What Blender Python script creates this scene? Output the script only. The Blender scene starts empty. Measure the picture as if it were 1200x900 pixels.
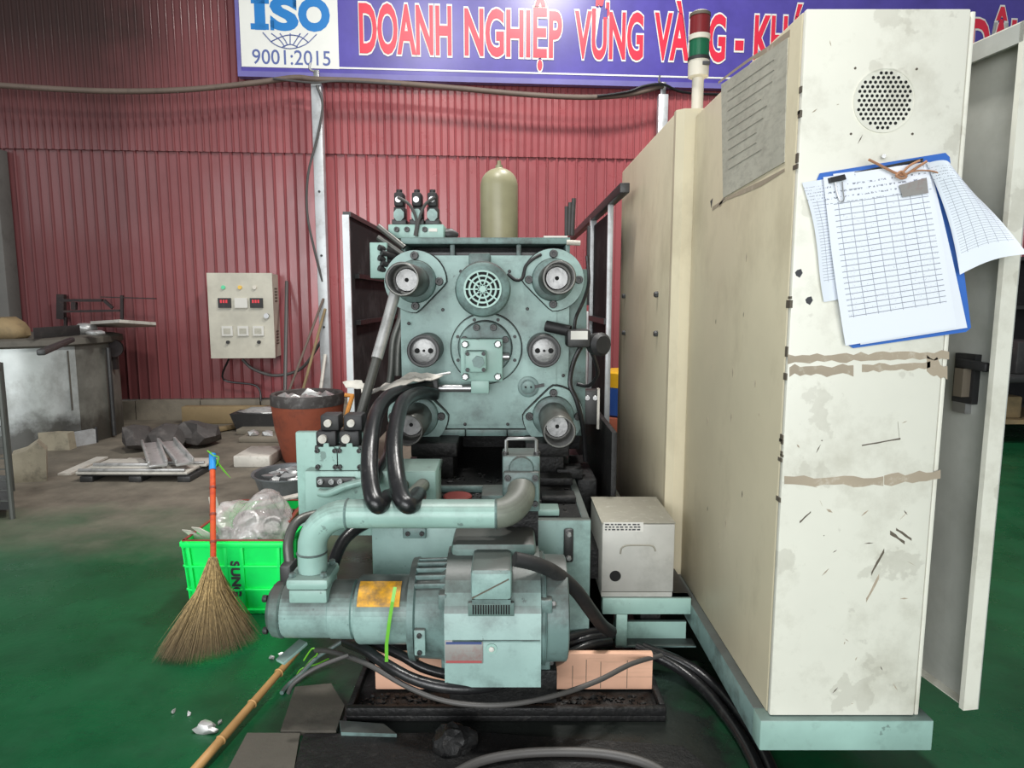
import bpy, bmesh, math, random
from mathutils import Vector, Matrix, noise as mn
R = random.Random(7)
scn = bpy.context.scene
COL = scn.collection
PI = math.pi

# ------------------------------------------------------------------ camera, light, exposure
CAM_Z = 1.42; FPX = 790.0; CXP = 595.0; TILT = math.atan(100 / 790.0)
cd = bpy.data.cameras.new('camera'); cam = bpy.data.objects.new('camera', cd); COL.objects.link(cam)
cd.sensor_width = 36; cd.lens = FPX / 1200 * 36; cd.shift_x = 5 / 1200
cam.location = (0, 0, CAM_Z); cam.rotation_euler = (PI / 2 - TILT, 0, 0)
cd.clip_start = 0.05; cd.clip_end = 100
scn.camera = cam
w = bpy.data.worlds.new('world'); scn.world = w; w.use_nodes = True
w.node_tree.nodes['Background'].inputs[0].default_value = (0.86, 0.93, 1.0, 1)
w.node_tree.nodes['Background'].inputs[1].default_value = 0.24

def area(name, loc, target, sx, sy, power, col=(1, 1, 1)):
    l = bpy.data.lights.new(name, 'AREA'); l.shape = 'RECTANGLE'; l.size = sx; l.size_y = sy; l.energy = power; l.color = col
    o = bpy.data.objects.new(name, l); COL.objects.link(o); o.location = loc
    o.rotation_euler = (Vector(target) - Vector(loc)).to_track_quat('-Z', 'Y').to_euler()
    return o
area('daylight_through_shop_door', (-3.0, -5.5, 2.9), (-0.4, 4.0, 0.9), 7.5, 4.0, 470, (0.97, 0.99, 1.0))
area('added_front_fill', (0.0, -3.6, 1.35), (0.1, 3.0, 0.8), 3.2, 2.3, 140, (0.98, 0.99, 1.0))  # added fill behind the camera, brightens the near front faces
area('daylight_through_side_opening', (-7.5, 1.5, 3.6), (-3.0, 6.0, 0.6), 3.0, 2.0, 60, (0.95, 0.98, 1.0))
area('high_bay_lamp_one', (1.2, 4.6, 6.6), (1.2, 5.6, 0), 0.7, 0.7, 300, (1.0, 0.98, 0.94))
area('high_bay_lamp_two', (-0.6, 2.0, 6.6), (-0.6, 3.0, 0), 0.7, 0.7, 230, (1.0, 0.98, 0.94))
vs = scn.view_settings
vs.view_transform = 'Standard'; vs.look = 'None'; vs.gamma = 1.0; vs.use_curve_mapping = False; vs.exposure = 0.0

# ------------------------------------------------------------------ survey helpers: image point + known depth -> place in the room
_s, _c = math.sin(TILT), math.cos(TILT)
def ray(px, py):
    xn = (px - CXP) / FPX; yn = (py - 450) / FPX
    return Vector((xn, _c - yn * _s, -_s - yn * _c))
def at(px, py, Y):
    d = ray(px, py); t = Y / d.y
    return Vector((d.x * t, Y, CAM_Z + d.z * t))
def onz(px, py, Z=0.0):
    d = ray(px, py); t = (Z - CAM_Z) / d.z
    return Vector((d.x * t, d.y * t, Z))
def onx(px, py, X):
    d = ray(px, py); t = X / d.x
    return Vector((X, d.y * t, CAM_Z + d.z * t))
WALL_Y, WALL_K = 8.25, 0.08
WU = Vector((1, WALL_K, 0)).normalized(); WN = Vector((WALL_K, -1, 0)).normalized()   # along the wall, out of the wall
W0 = Vector((0, WALL_Y, 0))
def onw(px, py, off=0.0):
    d = ray(px, py); o = Vector((0, 0, CAM_Z)); p0 = W0 + WN * off
    t = (p0 - o).dot(WN) / d.dot(WN)
    return o + d * t
def wp(u, z, off=0.0):
    return W0 + WU * u + WN * off + Vector((0, 0, z))
def wu(p): return (p - W0).dot(WU)

# ------------------------------------------------------------------ materials
MATS = {}
def lin(r, g, b):
    f = lambda c: (c / 255 / 12.92) if c / 255 <= 0.04045 else ((c / 255 + 0.055) / 1.055) ** 2.4
    return (f(r), f(g), f(b), 1)
class NT:
    def __init__(s, name):
        s.m = bpy.data.materials.new(name); s.m.use_nodes = True
        s.t = s.m.node_tree; s.b = s.t.nodes['Principled BSDF']; s.co = None
    def n(s, k, **kw):
        x = s.t.nodes.new(k)
        for a, v in kw.items(): setattr(x, a, v)
        return x
    def L(s, a, b): s.t.links.new(a, b)
    def coord(s, out='Object'):
        if s.co is None: s.co = s.n('ShaderNodeTexCoord')
        return s.co.outputs[out]
    def noise(s, scale, detail=4, rough=0.6, vec=None, stretch=None):
        x = s.n('ShaderNodeTexNoise'); x.inputs['Scale'].default_value = scale
        x.inputs['Detail'].default_value = detail; x.inputs['Roughness'].default_value = rough
        v = vec or s.coord()
        if stretch:
            mp = s.n('ShaderNodeMapping'); mp.inputs['Scale'].default_value = stretch; s.L(v, mp.inputs['Vector']); v = mp.outputs[0]
        s.L(v, x.inputs['Vector']); return x.outputs['Fac']
    def ramp(s, fac, lo, hi, a=(0, 0, 0, 1), b=(1, 1, 1, 1)):
        x = s.n('ShaderNodeValToRGB'); e = x.color_ramp.elements
        e[0].position = lo; e[1].position = hi; e[0].color = a; e[1].color = b
        s.L(fac, x.inputs['Fac']); return x.outputs['Color']
    def mix(s, fac, a, b, blend='MIX'):
        x = s.n('ShaderNodeMix', data_type='RGBA', blend_type=blend)
        for sock, v in ((x.inputs['Factor'], fac), (x.inputs['A'], a), (x.inputs['B'], b)):
            if isinstance(v, (int, float)): sock.default_value = v
            elif isinstance(v, tuple): sock.default_value = v
            else: s.L(v, sock)
        return x.outputs['Result']
    def math(s, op, a, b=None):
        x = s.n('ShaderNodeMath', operation=op)
        for i, v in enumerate((a, b)):
            if v is None: continue
            if isinstance(v, (int, float)): x.inputs[i].default_value = v
            else: s.L(v, x.inputs[i])
        return x.outputs[0]
    def bump(s, h, strength=0.2, dist=0.01):
        x = s.n('ShaderNodeBump'); x.inputs['Strength'].default_value = strength; x.inputs['Distance'].default_value = dist
        s.L(h, x.inputs['Height']); s.L(x.outputs[0], s.b.inputs['Normal'])
    def base(s, c):
        if isinstance(c, tuple): s.b.inputs['Base Color'].default_value = c
        else: s.L(c, s.b.inputs['Base Color'])
def surf(name, col, rough=0.5, metal=0.0, dirt=0.0, dcol=(0.02, 0.018, 0.015, 1), dscale=6, var=0.12, vscale=3, spec=0.5, bump=0.0, bscale=60, lo=0.5, stretch=None, patch=None, scorch=None, dust=0.0, dlo=0.25, dhi=0.85, dustc=(0.055, 0.053, 0.048, 1)):
    m = NT(name); b = m.b
    b.inputs['Roughness'].default_value = rough; b.inputs['Metallic'].default_value = metal
    b.inputs['Specular IOR Level'].default_value = spec
    c = col
    if var > 0:
        v = m.noise(vscale, 5, 0.6)
        dk = tuple(x * (1 - var * 1.6) for x in col[:3]) + (1,); lt = tuple(min(1, x * (1 + var)) for x in col[:3]) + (1,)
        c = m.ramp(v, 0.3, 0.7, dk, lt)
    if dirt > 0:
        d = m.noise(dscale, 8, 0.68, stretch=stretch); f = m.ramp(d, lo, lo + 0.22)
        f2 = m.math('MULTIPLY', f, dirt); c = m.mix(f2, c, dcol)
    if patch: c = m.mix(m.math('MULTIPLY', m.ramp(m.noise(patch[0], 5, 0.55), patch[1], patch[1] + 0.02), patch[2]), c, patch[3])     # rubbed, sharp-edged patches
    if scorch:          # scorch marks low on the shell
        spz = m.n('ShaderNodeSeparateXYZ'); m.L(m.coord(), spz.inputs[0]); c = m.mix(m.ramp(m.math('ADD', spz.outputs['Z'], m.math('MULTIPLY', m.noise(5, 6, 0.65), 0.5)), 0.42, 0.62, (0.85, 0.85, 0.85, 1), (0, 0, 0, 1)), c, scorch)
    if dust > 0:        # shop dust and oil that has settled on upward faces
        ge = m.n('ShaderNodeNewGeometry'); sp = m.n('ShaderNodeSeparateXYZ'); m.L(ge.outputs['True Normal'], sp.inputs[0])
        up = m.math('ADD', sp.outputs['Z'], m.math('MULTIPLY', m.math('SUBTRACT', m.noise(9, 6, 0.65), 0.5), 0.9))
        c = m.mix(m.math('MULTIPLY', m.ramp(up, dlo, dhi), dust), c, dustc)
    m.base(c)
    if bump > 0: m.bump(m.noise(bscale, 4, 0.6), bump)
    MATS[name] = m.m; return m.m

TEAL = surf('teal_machine_paint', lin(150, 180, 174), 0.42, dirt=0.6, dscale=5, dcol=(0.045, 0.055, 0.052, 1), lo=0.47, bump=0.06, dust=0.9, dlo=0.1, dhi=0.75, patch=(22, 0.68, 0.5, (0.06, 0.065, 0.06, 1)))
TEALD = surf('teal_paint_grimy', lin(116, 142, 138), 0.45, dust=0.85, dirt=0.8, dscale=7, dcol=(0.035, 0.037, 0.034, 1), lo=0.44, bump=0.1)
TEALL = surf('teal_paint_fresh', lin(156, 190, 180), 0.4, dust=0.6, dirt=0.45, patch=(18, 0.67, 0.5, (0.07, 0.08, 0.075, 1)), dscale=8, dcol=(0.06, 0.075, 0.065, 1), lo=0.54)
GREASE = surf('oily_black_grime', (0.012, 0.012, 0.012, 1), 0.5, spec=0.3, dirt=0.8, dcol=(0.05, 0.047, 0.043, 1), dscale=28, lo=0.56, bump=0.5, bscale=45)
DARKST = surf('dark_grimy_steel', (0.045, 0.045, 0.045, 1), 0.45, 0.3, dirt=0.6, dcol=(0.11, 0.105, 0.095, 1), dscale=14, lo=0.55)
SLEEVE = surf('dull_bar_sleeve_steel', (0.115, 0.115, 0.105, 1), 0.38, 0.5, dirt=0.6, dcol=(0.03, 0.03, 0.028, 1), dscale=9, lo=0.5)
BRIGHT = surf('bright_turned_steel', (0.3, 0.3, 0.295, 1), 0.45, 0.9, dirt=0.85, dcol=(0.14, 0.14, 0.14, 1), dscale=22, lo=0.5, bump=0.25, bscale=25)
STEEL = surf('plain_steel', (0.42, 0.42, 0.42, 1), 0.35, 0.8, dirt=0.4, dscale=12)
GALV = surf('galvanised_post_steel', (0.55, 0.57, 0.58, 1), 0.4, 0.35, dirt=0.5, dcol=(0.2, 0.18, 0.17, 1), dscale=7)
BLACK = surf('black_rubber', (0.012, 0.012, 0.013, 1), 0.3, dirt=0.5, dcol=(0.07, 0.07, 0.065, 1), dscale=24, lo=0.56, bump=0.1, bscale=70)
BLACKM = surf('black_matt_plastic', (0.018, 0.018, 0.019, 1), 0.55, dirt=0.4, dcol=(0.07, 0.065, 0.06, 1), dscale=10)
VOID = surf('dark_hole', (0.004, 0.004, 0.004, 1), 0.8, var=0)
CREAM = surf('cream_cabinet_paint', lin(230, 228, 215), 0.42, dirt=0.5, dcol=lin(176, 171, 154), dscale=5.5, lo=0.5, var=0.05, vscale=1.6, patch=(7.0, 0.6, 0.4, lin(186, 182, 168)))
CREAM2 = surf('cream_cabinet_paint_shaded', lin(210, 200, 172), 0.48, dirt=0.42, dcol=lin(140, 126, 98), dscale=2.3, lo=0.5, var=0.06, vscale=1.5, stretch=(1, 1, 0.6))  # same cream as the front, with the shaded-side tone put into the colour
GREYIN = surf('shaded_grey_door_face', lin(176, 178, 172), 0.5, dirt=0.3, dcol=lin(120, 118, 108), dscale=4)  # inner door face; the grey of its shade is put into the paint
TAPE = surf('brown_tape_residue', lin(172, 158, 138), 0.6, dirt=0.7, dcol=lin(222, 218, 204), dscale=24, lo=0.55)
SCUFF = surf('dark_paint_scuff', lin(96, 88, 76), 0.6, var=0.1)
PLATEP = surf('aged_sheet_print', lin(190, 187, 172), 0.7, dirt=0.5, dcol=lin(140, 136, 124), dscale=18, lo=0.46, stretch=(1, 1, 3))
JBOX = surf('bare_grey_steel_box', lin(186, 185, 178), 0.45, 0.2, dirt=0.45, dcol=lin(120, 118, 108), dscale=4)
JTOP = surf('dusty_box_lid', lin(150, 147, 134), 0.6, 0.1, dirt=0.7, dcol=lin(196, 192, 180), dscale=30, lo=0.55)
CONTROL = surf('wall_box_paint', lin(196, 192, 176), 0.45, dirt=0.2, dcol=lin(150, 140, 120), dscale=4)
OLIVE = surf('olive_gas_cylinder_paint', lin(150, 146, 116), 0.4, dirt=0.35, dcol=lin(120, 112, 84), dscale=5, lo=0.5)
PINK = surf('raw_pink_timber', lin(226, 178, 150), 0.65, dirt=0.55, dcol=lin(110, 80, 64), dscale=9, lo=0.55, stretch=(0.3, 1, 6))
CRATEG = surf('bright_green_plastic', lin(16, 248, 108), 0.4, dirt=0.2, dcol=lin(24, 110, 50), dscale=5, lo=0.55, var=0.05)
CRATED = surf('green_crate_rim_red_tape', lin(138, 62, 48), 0.5, dirt=0.3)
m = NT('broom_straw'); sz_ = m.n('ShaderNodeSeparateXYZ'); m.L(m.coord(), sz_.inputs[0])
stw = m.ramp(m.noise(30, 4, 0.6, stretch=(4, 4, 0.4)), 0.35, 0.65, lin(104, 86, 52), lin(172, 146, 96))
tip = m.ramp(m.math('ADD', sz_.outputs['Z'], m.math('MULTIPLY', m.noise(9, 4), 0.12)), 0.1, 0.3, (1, 1, 1, 1), (0, 0, 0, 1))   # tips dirty from sweeping oil
m.base(m.mix(m.math('MULTIPLY', tip, 0.8), stw, lin(74, 62, 44))); m.b.inputs['Roughness'].default_value = 0.75; STRAW = m.m
REDH = surf('red_wrapped_handle', lin(206, 84, 42), 0.35, dirt=0.7, dcol=lin(150, 28, 30), dscale=14, lo=0.5, stretch=(0.6, 0.6, 2.4))
BLUEC = surf('blue_handle_cap', lin(40, 140, 210), 0.4)
GREENS = surf('green_plastic_strip', lin(110, 190, 50), 0.4)
BAMBOO = surf('bamboo_cane', lin(190, 146, 92), 0.5, dirt=0.5, dcol=lin(110, 76, 40), dscale=6, stretch=(1, 1, 1), lo=0.52)
RUST = surf('rusty_clay_crucible', lin(152, 78, 54), 0.75, dirt=0.6, dcol=lin(92, 52, 42), dscale=7, lo=0.48, bump=0.2, bscale=30)
GRAPH = surf('dark_crucible_rim', lin(70, 66, 64), 0.6, dirt=0.5, dcol=lin(140, 138, 136), dscale=16)
FURN = surf('furnace_sheet_steel', lin(196, 202, 200), 0.36, 0.35, dirt=0.75, dcol=lin(120, 120, 114), dscale=2.4, lo=0.5, stretch=(1, 1, 0.7), scorch=lin(58, 54, 48))
FURND = surf('furnace_scorched_rim', lin(96, 92, 84), 0.7, dirt=0.7, dcol=lin(40, 38, 34), dscale=6)
ALU = surf('cast_aluminium_scrap', lin(196, 196, 194), 0.38, 0.55, dirt=0.55, dcol=lin(92, 90, 86), dscale=14, lo=0.5)
ALUW = surf('pale_aluminium_sheet', lin(206, 202, 192), 0.5, 0.1, dirt=0.6, dcol=lin(120, 112, 98), dscale=11, lo=0.52)
DROSS = surf('dark_dross_lump', lin(72, 68, 66), 0.75, dirt=0.5, dcol=lin(122, 116, 112), dscale=9, bump=0.5, bscale=25)
CONC = surf('bare_concrete', lin(132, 124, 110), 0.85, dirt=0.5, dcol=lin(84, 78, 70), dscale=5, bump=0.2)
SLAB = surf('oil_stained_board', lin(92, 87, 78), 0.75, dirt=0.75, dcol=(0.012, 0.012, 0.012, 1), dscale=2.6, lo=0.52, bump=0.15)
PLANK = surf('dusty_timber_plank', lin(146, 126, 92), 0.8, dirt=0.6, dcol=lin(86, 78, 66), dscale=4)
RUSTB = surf('dark_iron_bracket', lin(46, 38, 38), 0.7, 0.2, dirt=0.4, dcol=lin(100, 78, 70), dscale=9)
WIREG = surf('grey_basket_wire', lin(90, 92, 88), 0.5, 0.4)
PAPER = surf('plain_white_paper', lin(234, 238, 246), 0.6, var=0.02)
BLUEB = surf('blue_clipboard_plastic', lin(62, 112, 196), 0.35, var=0.05)
TWINE = surf('orange_brown_twine', lin(176, 128, 96), 0.7)
SIGNP = surf('purple_sign_print', lin(84, 74, 160), 0.3, dirt=0.15, dcol=lin(110, 104, 170), dscale=1.2)
SIGNF = surf('purple_sign_frame', lin(112, 106, 170), 0.4)
SIGNW = surf('white_sign_print', lin(232, 232, 226), 0.35, var=0.03)
SIGNR = surf('red_sign_print', lin(222, 48, 72), 0.35, var=0.03)
SIGNB = surf('blue_sign_print', lin(36, 124, 196), 0.35, var=0.03)
SIGNN = surf('slate_blue_sign_print', lin(90, 104, 160), 0.4, var=0.03)
REDL = surf('red_lamp_lens', lin(120, 36, 40), 0.25, var=0.1)
GRNL = surf('green_lamp_lens', lin(24, 96, 66), 0.25, var=0.1)
WHTL = surf('white_lamp_ring', lin(216, 210, 196), 0.4, dirt=0.3)
YEL = surf('yellow_warning_paint', lin(226, 164, 36), 0.45, dirt=0.95, dcol=lin(112, 92, 66), dscale=14, lo=0.44)
PIPED = surf('dusty_pipe_paint', lin(116, 122, 110), 0.5, dirt=0.6, dcol=(0.05, 0.048, 0.042, 1), dscale=8, dust=0.6)
FURNK = surf('furnace_sheet_steel_shade_side', lin(132, 132, 124), 0.5, 0.25, dirt=0.75, dcol=lin(84, 82, 76), dscale=2.2, lo=0.45, scorch=lin(58, 54, 48))  # separate sheet past the seam; the furnace's shaded side is in its colour too
LABELW = surf('white_label', lin(216, 214, 206), 0.5, var=0.05)
LABELG = surf('worn_nameplate', lin(160, 156, 152), 0.45, 0.2, dirt=0.6, dcol=lin(150, 96, 92), dscale=30)
INK = surf('dark_print_ink', lin(62, 62, 66), 0.6, var=0)
BLUEI = surf('blue_nameplate_ink', lin(70, 84, 130), 0.5, var=0)
REDI = surf('red_nameplate_ink', lin(170, 84, 84), 0.5, var=0)
ORANGE = surf('orange_wooden_stick', lin(190, 124, 48), 0.6, dirt=0.4)
REDCAP = surf('dull_red_cap', lin(120, 50, 46), 0.5, dirt=0.5)
YELB = surf('yellow_drum_paint', lin(226, 172, 30), 0.45)
BLUED = surf('blue_drum_paint', lin(44, 82, 156), 0.45)
CABLEG = surf('grey_power_cable', lin(78, 76, 74), 0.5, dirt=0.3)
CABLEB = surf('brown_overhead_cable', lin(112, 96, 86), 0.6, dirt=0.5)
COLUMN = surf('grimy_column_paint', lin(104, 102, 98), 0.7, dirt=0.4)
BEIGE = surf('grimy_motor_cover', lin(104, 128, 122), 0.5, dust=0.95, dirt=0.75, dscale=8, dcol=(0.05, 0.05, 0.045, 1), lo=0.47)
BASIN = surf('scuffed_basin_metal', lin(128, 132, 134), 0.45, 0.3, dirt=0.6, dcol=lin(70, 70, 70), dscale=9)
PRINTG = surf('faded_print_grey', lin(172, 168, 155), 0.7, var=0)
CONC2 = surf('tan_broken_concrete', lin(158, 150, 130), 0.85, dirt=0.7, dcol=lin(74, 70, 62), dscale=8, bump=0.3)

def emis(name, col, st):
    m = NT(name); m.base(col); m.b.inputs['Emission Color'].default_value = col; m.b.inputs['Emission Strength'].default_value = st
    return m.m
EM_R = emis('lit_red_display', lin(200, 50, 60), 0.35); EM_G = emis('lit_green_pilot', lin(90, 200, 150), 0.15); EM_Y = emis('lit_yellow_pilot', lin(220, 180, 80), 0.15)
# clear bag film
m = NT('clear_bag_film'); m.base(m.ramp(m.noise(5, 4), 0.35, 0.7, lin(176, 168, 164), lin(232, 230, 228)))
m.b.inputs['Roughness'].default_value = 0.12; m.b.inputs['Specular IOR Level'].default_value = 0.8
al = m.ramp(m.noise(6, 5, 0.65), 0.35, 0.7, (0.42, 0.42, 0.42, 1), (0.8, 0.8, 0.8, 1)); m.L(al, m.b.inputs['Alpha']); m.bump(m.noise(7, 4, 0.6), 0.6, 0.05)
BAG = m.m
m = NT('dark_window_film'); m.base((0.02, 0.021, 0.022, 1)); m.b.inputs['Roughness'].default_value = 0.5
d = m.noise(5, 6); m.L(m.ramp(d, 0.5, 0.8, (0.02, 0.02, 0.02, 1), (0.075, 0.075, 0.075, 1)), m.b.inputs['Base Color']); m.b.inputs['Roughness'].default_value = 0.75; m.b.inputs['Specular IOR Level'].default_value = 0.2; GUARD = m.m
# red cladding paint: soot where the furnaces smoked, faded streaks
def red_mat(name, soot):
    m = NT(name); b = m.b
    v = m.noise(1.6, 4, stretch=(1, 1, 0.15)); c = m.ramp(v, 0.3, 0.75, lin(146, 70, 75), lin(178, 94, 97))
    st = m.noise(7, 5, 0.7, stretch=(1, 1, 0.05)); c = m.mix(m.math('MULTIPLY', m.ramp(st, 0.5, 0.75), 0.35), c, lin(104, 62, 58))
    sp = m.n('ShaderNodeSeparateXYZ'); m.L(m.coord(), sp.inputs[0]); so = m.noise(0.9, 5, 0.6)
    # smoke soot above and round the melting furnace corner
    side = m.ramp(m.math('MULTIPLY', m.math('SUBTRACT', m.math('MULTIPLY', so, 1.6), m.math('ADD', sp.outputs['X'], 2.8)), 0.4), 0.0, 1.0)
    high = m.ramp(m.math('ADD', m.math('MULTIPLY', m.math('SUBTRACT', sp.outputs['Z'], 3.25), 0.75), m.math('MULTIPLY', so, 0.3)), 0.0, 1.0, (0.62, 0.62, 0.62, 1), (1, 1, 1, 1))
    sm = m.math('MULTIPLY', m.math('MULTIPLY', side, high), soot); c = m.mix(sm, c, lin(46, 32, 29))
    m.base(c); b.inputs['Roughness'].default_value = 0.36
    m.L(m.mix(sm, m.ramp(m.noise(5, 5), 0.3, 0.7, (0.24, 0.24, 0.24, 1), (0.42, 0.42, 0.42, 1)), (0.85, 0.85, 0.85, 1)), b.inputs['Roughness'])
    m.bump(m.noise(1.0, 2, 0.5, stretch=(5, 5, 0.3)), 0.1, 0.02); m.L(m.math("MULTIPLY", m.math("SUBTRACT", 1.0, sm), 0.6), b.inputs["Coat Weight"]); b.inputs["Coat Roughness"].default_value = 0.16
    return m.m
RED = REDS = REDM = red_mat('red_corrugated_paint', 0.96)
# floor: green paint, worn to dusty concrete at the back left, oil round the machine
m = NT('green_painted_floor'); co = m.coord()
sx = m.n('ShaderNodeSeparateXYZ'); m.L(co, sx.inputs[0])
g = m.ramp(m.noise(2.2, 6, 0.65), 0.3, 0.75, lin(12, 66, 38), lin(22, 90, 54))
g = m.mix(m.math('MULTIPLY', m.ramp(m.noise(14, 6, 0.7), 0.55, 0.75), 0.4), g, lin(18, 48, 36))
dust = m.ramp(m.noise(3.5, 7, 0.65), 0.3, 0.75, lin(88, 82, 72), lin(130, 122, 108))
edge = m.math('ADD', sx.outputs['Y'], m.math('MULTIPLY', m.noise(1.3, 5, 0.6), 1.9))
wear = m.ramp(m.math('MULTIPLY', m.math('SUBTRACT', edge, 4.35), 0.9), 0.0, 1.0)
lf = m.ramp(m.math('ADD', sx.outputs['X'], m.math('MULTIPLY', m.noise(1.1, 3), 0.5)), 0.9, 1.3, (1, 1, 1, 1), (0, 0, 0, 1))
wear = m.math('MULTIPLY', wear, lf)
c = m.mix(wear, g, dust)
def blob(cx, cy, rx, ry, soft, lo):
    ax = m.math('DIVIDE', m.math('SUBTRACT', sx.outputs['X'], cx), rx); ay = m.math('DIVIDE', m.math('SUBTRACT', sx.outputs['Y'], cy), ry)
    d = m.math('SQRT', m.math('ADD', m.math('MULTIPLY', ax, ax), m.math('MULTIPLY', ay, ay)))
    d = m.math('ADD', d, m.math('MULTIPLY', m.math('SUBTRACT', m.noise(3.0, 6, 0.65), 0.5), soft))
    return m.ramp(d, lo, 1.0, (1, 1, 1, 1), (0, 0, 0, 1))
o1 = blob(0.05, 2.0, 0.85, 0.55, 0.9, 0.72); o2 = blob(0.3, 3.6, 1.5, 1.9, 0.6, 0.75)
oil = m.math('MAXIMUM', o1, m.math('MULTIPLY', o2, 0.85))
c = m.mix(oil, c, (0.012, 0.015, 0.013, 1)); m.base(c)
rr = m.mix(wear, m.ramp(m.noise(4, 5), 0.35, 0.7, (0.22, 0.22, 0.22, 1), (0.42, 0.42, 0.42, 1)), (0.8, 0.8, 0.8, 1))
m.L(rr, m.b.inputs['Roughness']); m.bump(m.noise(40, 5, 0.6), 0.12); FLOOR = m.m
# ruled form print on paper
def form_mat(name, nu, nv, tint):
    m = NT(name); sp = m.n('ShaderNodeSeparateXYZ'); m.L(m.coord('UV'), sp.inputs[0]); u, v = sp.outputs[0], sp.outputs[1]
    def line(x, n, t): return m.math('LESS_THAN', m.math('FRACT', m.math('MULTIPLY', x, n)), t)
    gl = m.math('MAXIMUM', line(u, nu, 0.045), line(v, nv, 0.13))
    inside = m.math('MULTIPLY', m.math('MULTIPLY', m.math('GREATER_THAN', u, 0.07), m.math('LESS_THAN', u, 0.95)), m.math('MULTIPLY', m.math('GREATER_THAN', v, 0.16), m.math('LESS_THAN', v, 0.84)))
    gl = m.math('MULTIPLY', gl, inside)
    head = m.math('MULTIPLY', m.math('MULTIPLY', m.math('GREATER_THAN', v, 0.84), m.math('LESS_THAN', v, 0.955)), line(v, nv * 1.0, 0.3))
    txt = m.math('MULTIPLY', head, m.math('GREATER_THAN', m.noise(40, 2, 0.5, vec=m.coord('UV')), 0.52))
    wr = m.math('MULTIPLY', m.math('MULTIPLY', m.math('GREATER_THAN', m.noise(70, 3, 0.6, vec=m.coord('UV')), 0.64), inside), 0.5)
    k = m.math('MAXIMUM', m.math('MAXIMUM', gl, txt), wr)
    m.base(m.mix(m.math('MULTIPLY', k, 0.78), tint, lin(92, 98, 116))); m.b.inputs['Roughness'].default_value = 0.6
    return m.m
FORM = form_mat('ruled_form_paper', 9, 30, lin(236, 240, 249)); FORM2 = form_mat('faint_form_paper', 6, 40, lin(226, 231, 240))

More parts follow.
